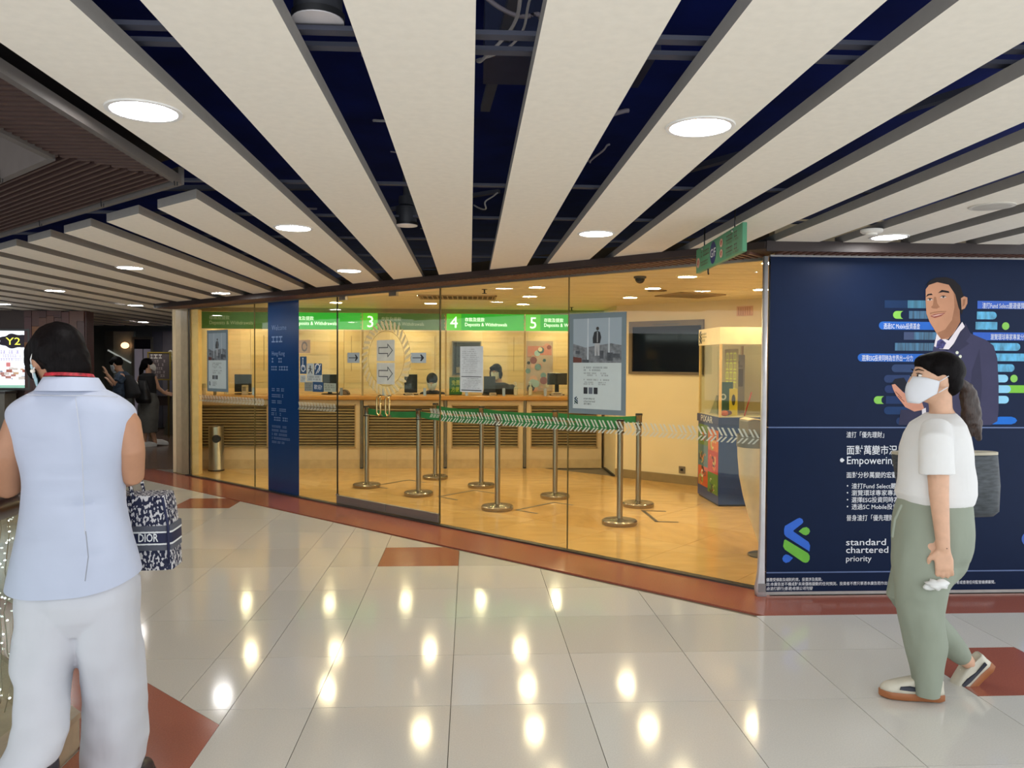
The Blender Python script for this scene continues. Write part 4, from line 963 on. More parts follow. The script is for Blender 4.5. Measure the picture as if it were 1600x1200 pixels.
hpill(1398, 1470, 542, 6.2, CITY, left=False, right=False); hpill(1340, 1470, 559, 6.4, '#2a64bd')
hpill(1393, 1440, 575.5, 6.2, '#2f4268'); hpill(1381, 1440, 592, 6.2, '#2a3c64'); hpill(1382, 1440, 608, 6.2, '#263763'); hpill(1384, 1440, 625, 6.2, '#1f3560', left=False); hpill(1381, 1450, 641.5, 6.2, '#1d3a66'); hpill(1400, 1450, 658, 6.2, '#20355f')
hpill(1527, 1700, 477, 6.4, '#3f66c2', left=False, right=False); hpill(1526, 1557, 493, 6.2, CITY2, left=False); hpill(1524, 1558, 509, 6.2, CITY2, left=False, right=False)
c = HL(1571, 509.5); MB().flat(arc(c[0], c[1], 6.2 * S, 0, 360, 18)[:-1], -.002).build('print_mark', mat('#7cc142', .4), hd)
hpill(1520, 1700, 526, 6.4, '#3561c0', left=False, right=False); hpill(1545, 1594, 542, 6.2, CITY2, left=False); hpill(1552, 1650, 558.5, 6.2, CITY2, left=False); hpill(1555, 1585, 575, 6.2, CITY2, left=False)
hpill(1556, 1575, 591.5, 6.2, '#8fcdea', left=False); c = HL(1584, 591.5); MB().flat(arc(c[0], c[1], 6.2 * S, 0, 360, 18)[:-1], -.002).build('print_mark', mat('#7cc142', .4), hd)
hpill(1556, 1650, 608, 6.2, '#7cc142', left=False); hpill(1556, 1579, 608, 6.2, '#8fcdea', y=-.002, left=False); hpill(1556, 1576, 624.5, 6.2, '#8fcdea', left=False)
c0 = [(1548, 663), (1556, 651)] ; hpoly([(1547, 663), (1558, 652), (1562, 651), (1580, 651), (1586, 653), (1589, 657), (1586, 661), (1580, 663)], '#1d6fd0', -.0015)
# the pictured man in a dark suit
SUIT, SUIT2, FACE, FACE2, HR = '#3d3c58', '#33334c', '#bd8a6c', '#9c6d52', '#1d191c'
hpoly([(1425, 640), (1432, 632), (1448, 640), (1450, 664), (1404, 664), (1407, 640)], SUIT2, -.0022)
hpoly([(1461, 527), (1467, 545), (1480, 548), (1496, 537), (1508, 505), (1516, 521), (1540, 531), (1552, 540), (1558, 560), (1560, 600), (1560, 640), (1558, 658), (1548, 664), (1440, 664), (1440, 620), (1455, 560)], SUIT, -.0024, var=.10, scale=5)
hpoly([(1530, 545), (1534, 600), (1530, 662), (1522, 664), (1514, 640), (1518, 580)], SUIT2, -.0026)
hpoly([(1459, 541), (1464, 518), (1470, 527), (1482, 532), (1503, 503), (1507, 510), (1496, 530), (1482, 546), (1468, 545)], '#e3dbe0', -.0028)
hpoly([(1464, 533), (1470, 529), (1478, 536), (1473, 545), (1462, 544)], '#474576', -.003, var=.5, scale=60)
hpoly([(1484, 548), (1500, 518), (1510, 508), (1516, 524), (1509, 533), (1514, 537), (1494, 551)], SUIT2, -.0031)
for p in ((1495, 551), (1500, 557)): c = HL(*p); MB().flat(arc(c[0], c[1], 2.6 * S, 0, 360, 10)[:-1], -.0033).build('print_flower', mat('#d8dcc8', .5), hd)
hpoly([(1446, 447), (1452, 439), (1462, 434), (1478, 433), (1490, 437), (1500, 447), (1505, 462), (1506, 480), (1502, 492), (1497, 480), (1492, 460), (1482, 445), (1464, 441)], HR, -.0034, name='print_hair')
hpoly([(1446, 452), (1452, 444), (1464, 439), (1480, 440), (1489, 448), (1494, 462), (1499, 484), (1500, 503), (1490, 520), (1481, 530), (1470, 530), (1463, 521), (1457, 511), (1452, 503), (1447, 490), (1446, 470)], FACE, -.0032, var=.05, name='print_face')
hpoly([(1489, 448), (1494, 462), (1499, 484), (1500, 503), (1484, 527), (1470, 530), (1464, 520), (1476, 515), (1487, 500), (1491, 480)], FACE2, -.00325, name='print_face')
hpoly([(1501, 466), (1506, 463), (1511, 465), (1511, 474), (1507, 482), (1502, 484)], FACE, -.0035, name='print_ear'); hpoly([(1504, 468), (1508, 467), (1507, 476), (1503, 480)], FACE2, -.0036, name='print_ear')
hpoly([(1446, 464), (1449, 459.5), (1455, 458.5), (1457, 461), (1451, 461.5)], HR, -.0036, name='print_brow'); hpoly([(1465, 458), (1471, 453), (1482, 455), (1483, 458), (1473, 456.5)], HR, -.0036, name='print_brow')
for (x, y) in ((1452.5, 468), (1473.5, 464)):
    hpoly([(x - 5.5, y + .8), (x - 2, y - 1.8), (x + 2.5, y - 1.6), (x + 5, y + .4), (x + 1, y + 1.8), (x - 3, y + 1.9)], '#c4b0a4', -.0036, name='print_eye'); c = HL(x, y); MB().flat(arc(c[0], c[1], 1.7 * S, 0, 360, 10)[:-1], -.0038).build('print_pupil', mat('#20181a', .4), hd)
    hpoly([(x - 6, y + .6), (x - 2, y - 2.2), (x + 2.5, y - 2), (x + 5.5, y + .4), (x + 2.5, y - .9), (x - 2, y - 1.1)], HR, -.0039, name='print_lid')
hpoly([(1459, 464), (1462, 464), (1464, 474), (1468, 480), (1463, 482.5), (1457, 482), (1454, 480), (1457, 477)], FACE2, -.0036, name='print_nose')
hpoly([(1453, 494), (1459, 491), (1466, 490), (1477, 488.5), (1470, 494), (1460, 497)], '#8b4a41', -.0036, name='print_mouth'); hpoly([(1455, 493.6), (1466, 491), (1475, 490), (1466, 493), (1459, 494.6)], '#c9a093', -.0038, name='print_mouth')
hpoly([(1452, 489), (1460, 487), (1470, 486), (1478, 486), (1478, 487.3), (1468, 488), (1458, 489.5), (1453, 491)], FACE2, -.0036, name='print_lip_shade')
# his hand with a phone, left of his chest
hpoly([(1392, 600), (1398, 592), (1412, 590), (1420, 604), (1414, 612), (1402, 612)], '#1a1d2a', -.003, name='print_phone')
hpoly([(1393, 601), (1398, 600), (1410, 612), (1424, 622), (1440, 628), (1444, 640), (1428, 643), (1414, 636), (1408, 628), (1400, 618), (1395, 608)], '#c98f78', -.0034, name='print_hand')
for q in (((1398, 612), (1408, 622)), ((1402, 619), (1412, 628))):
    (a0, b0), (a1, b1) = q; hpoly([(a0, b0), (a0 + 1.2, b0 - .6), (a1 + 1.2, b1 - .6), (a1, b1)], '#8c5646', -.0036, name='print_finger_line')
hpoly([(1440, 640), (1446, 637), (1448, 664), (1441, 664)], '#d9d3d8', -.0035, name='print_cuff')
# wording
ht('透過SC Mobile投資基金', 1380, 513.2, 10.5, 60, y=-.003); ht('選擇ESG投資同時為世界出一分力', 1346, 563.2, 10.5, 84, y=-.003)
ht('渣打Fund Select嚴選優質基金', 1534, 481.2, 10.5, 84, y=-.003); ht('瀏覽環球專家專業分析', 1547, 530.2, 10.5, 62, y=-.003)
ht('渣打「優先理財」', 1322, 683, 10.5, 62, bold=.004); ht('面對萬變市況', 1322, 709, 16, 83, bold=.008); ht('Empowering', 1322, 725, 17.5, 82, bold=.004)
hpoly([(1312, 719), (1313.5, 716.2), (1316, 715.6), (1319.5, 719), (1316, 722.4), (1313.5, 721.8)], TW, -.002)
ht('面對分秒萬變的宏觀', 1322, 746, 10.5, 84, bold=.004); ht(':', 1559, 746, 10.5)
for i, (s, w) in enumerate((('渣打Fund Select嚴選優質基金', 122), ('瀏覽環球專家專業分析', 98), ('選擇ESG投資同時為世界出一分力', 132), ('透過SC Mobile投資基金', 96))):
    y = 763 + i * 10.8; c = HL(1324, y - 4); MB().flat(arc(c[0], c[1], 1.2 * S, 0, 360, 10)[:-1], -.002).build('bullet', TW, hd); ht(s, 1330, y, 10, w, bold=.003)
ht('晉身渣打「優先理財」', 1322, 813, 10.5, 82, bold=.004)
ht('standard', 1321, 852, 15, 66, bold=.006); ht('chartered', 1321, 864, 15, 70, bold=.006); ht('priority', 1321, 877, 13, 42, bold=.002)
ht('優惠受條款及細則約束。投資涉及風險。', 1197, 908, 6.2, 92, bold=.004); ht('註:本廣告並不構成對未來價格變動的任何預測。投資者不應只單憑本廣告而作出投資決定', 1197, 915, 6.2, 222, bold=.004); ht('投資者或香港任何監管機構審閱。', 1484, 912, 6.2, 76, bold=.004); ht('由渣打銀行(香港)有限公司刊發', 1197, 922, 6.2, 76, shear=.2, bold=.004)
x, z = HL(1222, 879); logo(x, z, 72 * S, mat('#1f62cf', .4), mat('#66b437', .4), hd, -.002)
c = HL(1607, 842); MB().flat(arc(c[0], c[1], 12 * S, 0, 360, 20)[:-1], -.002).build('print_mark', mat('#1f4fa8', .4), hd)

# =================================================================== HANGING SIGN
pa, pb = Vector((1.46, 5.0)), Vector((1.41, 4.0))
v = pb - pa; L = v.length; ang = math.atan2(v.y, v.x)
t = thing('hanging_sign', 'green direction sign hung on hooks from the ceiling panels above the glass', 'sign', (pa.x, pa.y, 2.085), ang)
GS_ = mat('#4f8f6a', .4, var=.06); RD = mat('#a04438', .5); TD = mat('#5f4a3e', .5)
MB().box(0, L, -.012, .012, 0, .15).build('board', GS_, t, bevel=.002)
MB().flat([(.42 + .075 * math.cos(R_(a)) * .9, .075 + .066 * math.sin(R_(a))) for a in range(0, 360, 12)], -.0135).build('disc', mat('#1f2d66', .4), t); text('G/F', .362, .05, .07, PAPER, t, y=-.0145, width=.115)
for (x, z, r) in ((.06, .06, .032), (.60, .105, .024), (.60, .045, .024)):
    MB().flat([(x + r * 1.25 * math.cos(R_(a)), z + r * math.sin(R_(a))) for a in range(0, 360, 20)], -.0135).build('icon', mat('#d4a48f', .5), t); MB().flat([(x - r * .6, z - r * .3), (x + r * .1, z - r * .6), (x + r * .6, z + r * .4), (x - r * .2, z + r * .6)], -.0145).build('icon_symbol', RD, t)
greek(.13, .085, .32, 1, .05, .034, TD, t, y=-.0135, seed=41); greek(.13, .03, .30, 1, .04, .026, TD, t, y=-.0135, seed=42)
for z in (.095, .03): greek(.70, z, .92, 1, .05, .03, TD, t, y=-.0135, seed=43); greek(.70, z - .018, .94, 1, .02, .01, TD, t, y=-.0135, seed=44)
for x in (.16, .82): MB().tube([(x, 0, .135), (x, 0, .19), (x + .006, 0, .26)], .004, 8).build('hanger', BLACK, t, smooth='all'); MB().ball((x, -.013, .135), .008, 10, 8).build('screw', STEEL, t, smooth='all')
MB().tube([(.26, 0, 0), (.26, 0, -.02), (.27, 0, -.035)], .005, 8).build('hook', BLACK, t)

# =================================================================== RAILING ROUND THE VOID
STONE = [mat('#a99a83', .3, var=.10, scale=20), mat('#b0a188', .3, var=.1, scale=20)]
t = thing('railing_plinth', 'beige stone plinth under the glass railing beside the bobbed woman', 'plinth', (0, 0, 0))
for k in range(5):
    y1 = 3.12 - k * .6; y0 = y1 - .597
    MB().prism([(-1.51, y0), (-1.51, y1), (-1.80, 2.997 if k == 0 else y1), (-1.80, y0)], .112, .135).build('stone_top', STONE[k % 2], t); MB().prism([(-1.515, y0), (-1.515, y1), (-1.53, y1), (-1.53, y0)], -.01, .112).build('stone_face', STONE[(k + 1) % 2], t)
q0 = Vector((-1.51, 3.12)); ud = Vector((-.7226, .6912)); nd = Vector((-.6912, -.7226))
for k in range(14):
    a, b_ = q0 + ud * (k * .6), q0 + ud * (k * .6 + .597)
    MB().prism([tuple(a), tuple(b_), tuple(b_ + nd * .29), tuple(a + nd * .29) if k else (-1.80, 2.997)], .112, .135).build('stone_top', STONE[k % 2], t); MB().prism([tuple(a - nd * .0 + nd * .005), tuple(b_ + nd * .005), tuple(b_ + nd * .02), tuple(a + nd * .02)], -.01, .112).build('stone_face', STONE[(k + 1) % 2], t)
t = thing('glass_railing', 'glass railing with dark maroon handrail beside the bobbed woman', 'railing', (0, 0, 0))
MH = mat('#3a1518', .3, var=.15, scale=6)
MB().box(-1.705, -1.695, .5, 3.09, .136, .98).build('pane', GM, t)
a = Vector((-1.70, 3.10, .136)); b_ = a + Vector((ud.x, ud.y, 0)) * 8.2; n3 = Vector((nd.x, nd.y, 0)) * .01
MB().prism([tuple(a.xy), tuple(b_.xy), tuple((b_ + n3).xy), tuple((a + n3).xy)], .136, .98).build('pane', GM, t)
MB().tube([(-1.66, .5, 1.0), (-1.66, 3.03, 1.0)], (.10, .055), 20, ref=(1, 0, 0)).build('handrail', MH, t, smooth=True)
MB().tube([(-1.66, 3.06, 1.0), tuple((Vector((-1.66, 3.06)) + ud * 8).to_3d() + Vector((0, 0, 1.0)))], (.055, .10), 20, ref=(0, 0, 1)).build('handrail', MH, t, smooth=True)
struct(MB().box(-13, -1.85, .5, 14, -3.2, -3.0).build('floor_lower', mat('#2b2a22', .2, var=.3, scale=2)))
struct(MB().box(-13.2, -13, .5, 14, -3, 2.3).build('wall_atrium', mat('#3d3a36', .4, var=.3, scale=1)))
BU = mat('#ffffff', .3, emit=5, ecol=(.95, .97, 1)); WI = mat('#77705c', .6)
bm_ = MB(); bm_.ball((0, 0, 0),   .0038, 8, 6); bme = bm_.mesh('bulb'); bme.materials.append(BU)
rr = random.Random(11)
for k in range(8):
    q_ = Vector((-1.74, 3.08)) + ud * (-.06 + k * .085) + nd * .035; x, y = q_.x, q_.y
    t = thing('fairy_light_string', 'string of small white fairy lights behind the glass railing, %s from the frame edge' % ('eighth', 'seventh', 'sixth', 'fifth', 'fourth', 'third', 'second', 'first')[k], 'lights', (x, y, .94), 0, 'strings of fairy lights behind the railing')
    pts = [(rr.uniform(-.012, .012), rr.uniform(-.012, .012), -i * .075) for i in range(11)]
    MB().tube(pts, .0022, 6).build('wire', WI, t, smooth='all')
    for i in range(11):
        j = rr.randint(0, 9); f = rr.random(); p = Vector(pts[j]).lerp(Vector(pts[j + 1]), f)
        o = bpy.data.objects.new('bulb', bme); COL.objects.link(o); o.parent = t; o.location = p + Vector((rr.uniform(-.012, .012), rr.uniform(-.012, .012), 0)); o.scale = (1, rr.uniform(1, 2), rr.uniform(.7, 1))

# =================================================================== FAR HALL
# lit advert box on the dark wall
p, q = on_y(-40, 609, 12.25), on_y(47, 514, 12.25)
t = thing('light_box', 'bright lit advert box with yellow letters left of the bobbed woman', 'advert', (p.x, 12.29, p.z)); w, h = q.x - p.x, q.z - p.z
b = MB(); b.box(0, w, -.06, 0, 0, .03); b.box(0, w, -.06, 0, h - .03, h); b.box(0, .03, -.06, 0, .03, h - .03); b.box(w - .03, w, -.06, 0, .03, h - .03); b.build('frame', mat('#4a4a4a', .4, .5), t)
MB().box(.03, w - .03, -.03, 0, .03, h - .03).build('lit_panel', mat('#e6eef8', .4, emit=1.25, var=.05, scale=3), t)
c = (w * .72, h * .80); b = MB(); b.flat([(c[0] + w * .28 * math.cos(R_(a)) * (1 + .08 * math.cos(R_(a * 7))), c[1] + h * .115 * math.sin(R_(a)) * (1 + .10 * math.cos(R_(a * 7)))) for a in range(0, 360, 8)], -.032); b.build('print_cloud', mat('#2e2334', .5), t)
text('Y2', w * .56, h * .74, h * .17, mat('#f2f05a', .5, emit=1.1), t, y=-.034, width=w * .26)
PU = mat('#8f76c8', .5, emit=.5); greek(w * .46, h * .60, w * .80, 1, .1, h * .045, PU, t, y=-.032, seed=50); greek(w * .44, h * .54, w * .88, 1, .1, h * .035, PU, t, y=-.032, seed=51); greek(w * .46, h * .48, w * .86, 1, .1, h * .035, PU, t, y=-.032, seed=52)
MB().flat([(w * .56, h * .38), (w * .64, h * .38), (w * .64, h * .45), (w * .56, h * .45)], -.032).build('print', mat('#e08a8a', .5, emit=.6), t)
r = random.Random(9)
for k in range(22):
    x, z = r.uniform(.45, .92) * w, r.uniform(.14, .34) * h; s = r.uniform(.012, .05)
    MB().flat([(x, z), (x + s * 2, z), (x + s * 2, z + s), (x, z + s)], -.032 - k * .0002).build('print', mat(r.choice(['#c98f86', '#8a94a8', '#e8c2a0', '#6d7a92', '#b56a58', '#f0e6e0']), .5, emit=.4), t)
MB().box(.03, w - .03, -.033, -.031, .03, h * .08).build('print_strip', mat('#9fd6c0', .5, emit=.6), t)
p = on_y(0, 640, 12.2)
t = thing('low_cabinet', 'grey low cabinet under the lit advert box', 'cabinet', (-7.62, 11.93, 0)); MB().box(-1, .8, 0, .3, .05, 1.02).build('body', mat('#77736a', .5), t); MB().box(-1.02, .82, -.02, .3, 1.02, 1.06).build('top', mat('#3a3532', .4), t); MB().box(-1, .8, .02, .28, 0, .05).build('plinth', BLACK, t)
for x in (-.4, .35): MB().flat([(x + .3 * math.cos(R_(a)), .6 + .13 * math.sin(R_(a))) for a in range(0, 360, 15)], -.002).build('print_oval', mat('#8d897e', .5), t)
# far shop: dark glass wall panels, lit door, sconce, menu board, grey counter
Yf = 18.28
def fp(px, py, Y=Yf): return on_y(px, py, Y)
for k, (x0, x1, hx) in enumerate(((166, 180, '#494b47'), (180, 212, '#83887e'), (240, 256, '#605f68'), (256, 290, '#7a7478'))):
    a, b_ = fp(x0, 667), fp(x1, 518); MB().box(a.x + .01, b_.x - .01, 18.2, 18.3, 0.02, b_.z).build('panel', mat(hx, .2, var=.15, scale=2), fw)
a, b_ = fp(210, 667), fp(242, 527)
t = thing('shop_door', 'far doorway with pale lit interior behind the woman in black', 'door', (a.x, 18.22, 0)); w, h = b_.x - a.x, b_.z
bb = MB(); bb.box(0, .05, -.06, .0, 0, h); bb.box(w - .05, w, -.06, 0, 0, h); bb.box(.05, w - .05, -.06, 0, h - .05, h); bb.build('frame', mat('#6a675e', .4, .5), t); MB().box(.05, w - .05, -.02, 0, 0, h * .87).build('leaf', mat('#8e8791', .3, emit=.22, var=.2, scale=2), t); MB().box(.05, w - .05, -.03, 0, h * .87, h - .05).build('transom', mat('#1b1a24', .2), t); MB().box(w * .5, w * .53, -.04, -.02, 0, h * .87).build('stile', mat('#5d5a58', .4, .5), t)
p = fp(201, 540)
t = thing('wall_sconce', 'small glowing orange wall lamp on the far dark wall', 'lamp', (p.x, 18.19, p.z)); MB().box(-.04, .04, -.03, 0, -.06, .06).build('plate', mat('#8a7a58', .4, .6), t); MB().ball((.0, -.10, 0), (.09, .06, .07), 14, 10).build('shade', mat('#ffb070', .4, emit=3.0, ecol=(1, .52, .26)), t, smooth='all'); MB().tube([(0, -.02, 0), (0, -.06, 0)], .012, 8).build('arm', STEEL, t)
a, b_ = fp(167, 547, 18.1), fp(203, 567, 18.1)
t = thing('neon_line', 'thin pale slanted line of light on the far dark glass', 'light', (a.x, 18.15, 0)); MB().beam((0, 0, a.z), (b_.x - a.x, 0, b_.z), .02, .03).build('tube', mat('#b8beb8', .4, emit=.5), t); MB().box(-.02, .02, -.0, .04, a.z - .03, a.z + .03).build('holder', STEEL, t)
a, b_ = fp(231, 594, 16.0), fp(267, 550, 16.0)
t = thing('menu_board', 'gold framed menu board standing beyond the woman in black', 'board', (a.x, 16.0, a.z)); w, h = b_.x - a.x, b_.z - a.z
bb = MB(); bb.box(0, w, -.02, .02, 0, .025); bb.box(0, w, -.02, .02, h - .025, h); bb.box(0, .025, -.02, .02, .025, h - .025); bb.box(w - .025, w, -.02, .02, .025, h - .025); bb.build('frame', mat('#b39a4a', .35, .6), t)
MB().box(.025, w - .025, -.01, .01, .025, h - .025).build('panel', mat('#5b5150', .5), t); greek(.06, h - .13, w * .7, 1, .1, .08, mat('#d8d2c8', .5), t, y=-.012, seed=72); greek(w * .30, h * .64, w * .9, 5, h * .13, h * .075, mat('#b9aaa6', .5), t, y=-.012, seed=60, dens=.6, fill=.7)
for x in (.05, w - .05): MB().box(x - .015, x + .015, -.015, .015, -a.z, 0).build('leg', mat('#6a5a34', .4, .5), t)
a, b_ = fp(255, 664, 16.6), fp(284, 580, 16.6)
t = thing('reception_counter', 'grey slanted reception counter just left of the cream pier', 'counter', (a.x, 16.6, 0)); w = b_.x - a.x; h = b_.z
MB().slabxz([(0, 0), (w + .4, 0), (w + .4, h), (w * .75, h)], 0, .6).build('body', mat('#5a584c', .4, var=.1), t); MB().slabxz([(w * .68, h), (w + .42, h), (w + .42, h + .05), (w * .68, h + .05)], -.03, .63).build('top', mat('#8a8578', .4), t)
p = on_y(274, 577, 16.8)
t = thing('flower_vase', 'small bunch of cream flowers on the far grey counter', 'flowers', (p.x, 16.8, h + .05)); MB().lathe([(0, 0), (.04, .002), (.05, .06), (.03, .12), (.035, .14)], 14).build('vase', mat('#8d8a80', .2), t, smooth=True)
r = random.Random(2)
for k in range(9):
    q = Vector((r.uniform(-.12, .12), r.uniform(-.08, .08), r.uniform(.18, .34))); MB().ball(q, r.uniform(.035, .055), 8, 6).build('flower', mat(r.choice(['#d8c9a0', '#c9b48a', '#e6dcc0']), .6), t, smooth='all'); MB().tube([(0, 0, .1), q], .005, 5).build('stem', mat('#4b5a34', .6), t)
a, b_ = fp(247, 646, 17.2), fp(259, 606, 17.2)
t = thing('side_table', 'dark small table by the far wall behind the woman in black', 'table', (a.x - .15, 17.75, 0)); MB().box(-.25, .45, -.2, .2, .72, .76).build('top', mat('#2c2220', .4), t); MB().box(-.22, .42, -.18, .18, .55, .72).build('apron', mat('#3a2c28', .4), t)
for x in (-.2, .4):
    for y in (-.16, .16): MB().box(x - .02, x + .02, y - .02, y + .02, 0, .55).build('leg', mat('#2c2220', .4), t)
struct(MB().box(on_y(269, 540, 15.0).x, on_y(285, 540, 15.0).x, 15.0, 15.3, 0, 2.26).build('wall_column', mat('#5d5a58', .3, var=.2, scale=3)))
# =================================================================== PEOPLE
def eul(yaw, pitch=0., roll=0.): return (Matrix.Rotation(R_(yaw), 3, 'Z') @ Matrix.Rotation(R_(pitch), 3, 'X') @ Matrix.Rotation(R_(roll), 3, 'Y'))
class Fig:
    """a person: root on the floor at depth Y; w() turns a photograph position at depth Y + dy into root space"""
    def __init__(s, label, px, Y, name='person'):
        p = on_y(px, 800, Y); s.Y = Y; s.r = Vector((p.x, Y, 0)); s.t = thing(name, label, 'person', s.r)
    def w(s, px, py, dy=0.): return on_y(px, py, s.Y + dy) - s.r
    def ring(s, py, pl, pr, dep, dy=0., turn=0.):
        p, q = s.w(pl, py, dy), s.w(pr, py, dy); return ((p.x + q.x) / 2, dy, p.z, abs(q.x - p.x) / 2 * .955, dep, turn)
def head_mb(b, c, M, k=1.):
    def fn(v):
        x, y, z = v
        if z < 0:
            x *= 1 - .26 * (-z) ** 1.4
            if y < 0: y *= 1 - .38 * (-z)
            else: y = y * (1 - .10 * -z) + .10 * -z
        if y > .5: x *= 1 - .08 * (y - .5)
        return Vector((x, y, z))
    b.ball(c, (.074 * k, .096 * k, .116 * k), 24, 18, M, fn)
    b.tube([c + M @ Vector((0, .082, .02)) * k, c + M @ Vector((0, .104, -.012)) * k, c + M @ Vector((0, .106, -.024)) * k], [.008 * k, .011 * k, .012 * k], 8, rnd=True)
    for sx in (-1, 1): b.ball(c + M @ Vector((sx * .077, -.008, -.008)) * k, (.010 * k, .022 * k, .032 * k), 10, 8, M)
    b.tube([c + M @ Vector((-.02, .094, -.058)) * k, c + M @ Vector((.02, .094, -.058)) * k], .007 * k, 8, rnd=True)
def face_parts(F_, c, M, k=1., glasses=False):
    for sx in (-1, 1):
        e = MB().ball(c + M @ Vector((sx * .032, .081, .010)) * k, (.0155 * k, .010 * k, .0075 * k), 14, 10, M).build('eye', mat('#e6e0da', .3), F_.t, smooth='all')
        MB().ball(c + M @ Vector((sx * .033, .0895, .010)) * k, (.0062 * k, .003 * k, .0066 * k), 10, 8, M).build('iris', mat('#17100e', .25), e, smooth='all')
        MB().tube([c + M @ Vector((sx * .016, .0895, .0185)) * k, c + M @ Vector((sx * .034, .089, .0205)) * k, c + M @ Vector((sx * .050, .077, .0165)) * k], [.0018 * k, .0022 * k, .0014 * k], 6, rnd=True).build('eyelid', mat('#2a1b17', .5), F_.t, smooth='all')
        MB().tube([c + M @ Vector((sx * .014, .093, .034)) * k, c + M @ Vector((sx * .034, .089, .039)) * k, c + M @ Vector((sx * .053, .073, .033)) * k], [.0026 * k, .003 * k, .0015 * k], 6, rnd=True).build('eyebrow', HAIR, F_.t, smooth='all')
        if glasses: MB().tube([c + M @ (Vector((sx * .033 + .024 * math.cos(R_(a)), .098, .008 + .018 * math.sin(R_(a)))) * k) for a in range(0, 361, 30)], .002, 6).build('glasses_rim', mat('#7a3030', .3), F_.t, smooth='all')
def mask_part(F_, c, M, m, k=1., m_strap=None):
    n, r_ = 18, 10; out = []; inn = []
    for j in range(r_ + 1):
        for i in range(n + 1):
            a = -82 + 164 * i / n; ca = math.cos(R_(a)); sa = math.sin(R_(a)); e = max(0., (abs(a) - 45) / 37)
            zt = -.002 * (1 - ca) + .004 - .012 * e; zb = -.118 + .052 * e
            z = zt + (zb - zt) * j / r_; f = math.sin(math.pi * j / r_)
            q = 1 - .30 * min(1, (-z / .116)) ** 1.4 if z < 0 else 1
            x = sa * (.080 * q + .004); y = ca * (.103 + .018 * f * ca * ca) + .006 * (-z / .1) - .004
            out.append(c + M @ (Vector((x, y, z)) * k)); inn.append(c + M @ (Vector((x * .94, y * .94 - .002, z)) * k))
    N = n + 1; T = len(out); fs = []
    for j in range(r_):
        for i in range(n):
            a = j * N + i; fs.append((a, a + 1, a + 1 + N, a + N)[::-1]); fs.append((T + a, T + a + 1, T + a + 1 + N, T + a + N))
    rim = [i for i in range(N)] + [j * N + n for j in range(1, r_ + 1)] + [r_ * N + i for i in range(n - 1, -1, -1)] + [j * N for j in range(r_ - 1, 0, -1)]
    for i in range(len(rim)): a, b_ = rim[i], rim[(i + 1) % len(rim)]; fs.append((a, b_, T + b_, T + a))
    o = MB().add(out + inn, fs).build('face_mask', m, F_.t, smooth='all')
    for sx in (-1, 1):
        for zz, ze in ((-.012, .016), (-.062, -.034)):
            MB().tube([c + M @ (Vector((sx * .080, .012, zz)) * k), c + M @ (Vector((sx * .086, -.004, (zz + ze) / 2)) * k), c + M @ (Vector((sx * .084, -.024, ze)) * k)], .0022 * k, 6).build('ear_loop', m_strap or m, o, smooth='all')
    return o
def hand_mb(b, w, d, n, s, curl=22., k=1.):
    """palm and five fingers: w wrist, d along the hand, n the way the palm faces, s the thumb side"""
    d, n, s = Vector(d).normalized(), Vector(n).normalized(), Vector(s).normalized()
    b.tube([w - d * .03 * k, w + d * .02 * k, w + d * .05 * k, w + d * .088 * k], [(.026 * k, .020 * k), (.031 * k, .017 * k), (.040 * k, .016 * k), (.040 * k, .013 * k)], 14, ref=s, rnd=True)
    for off, L in ((.030, .068), (.0105, .077), (-.010, .070), (-.029, .054)):
        p = w + d * .084 * k + s * off * k; pts = [p - d * .02 * k, p]; v = d + s * off * 2.2
        for i, f in enumerate((.45, .32, .23)):
            a = R_(curl * (i + .6)); vv = (v.normalized() * math.cos(a) + n * math.sin(a)); p = p + vv * L * f * k; pts.append(p)
        b.tube(pts, [.0095 * k, .0092 * k, .0088 * k, .0082 * k, .0068 * k], 8, ref=s, rnd=True)
    p = w + d * .022 * k + s * .026 * k; q = p + (d * .55 + s * .75 + n * .25).normalized() * .040 * k; r = q + (d * .85 + s * .25 + n * .45).normalized() * .030 * k
    b.tube([p, q, r], [.014 * k, .0105 * k, .008 * k], 8, ref=n, rnd=True)
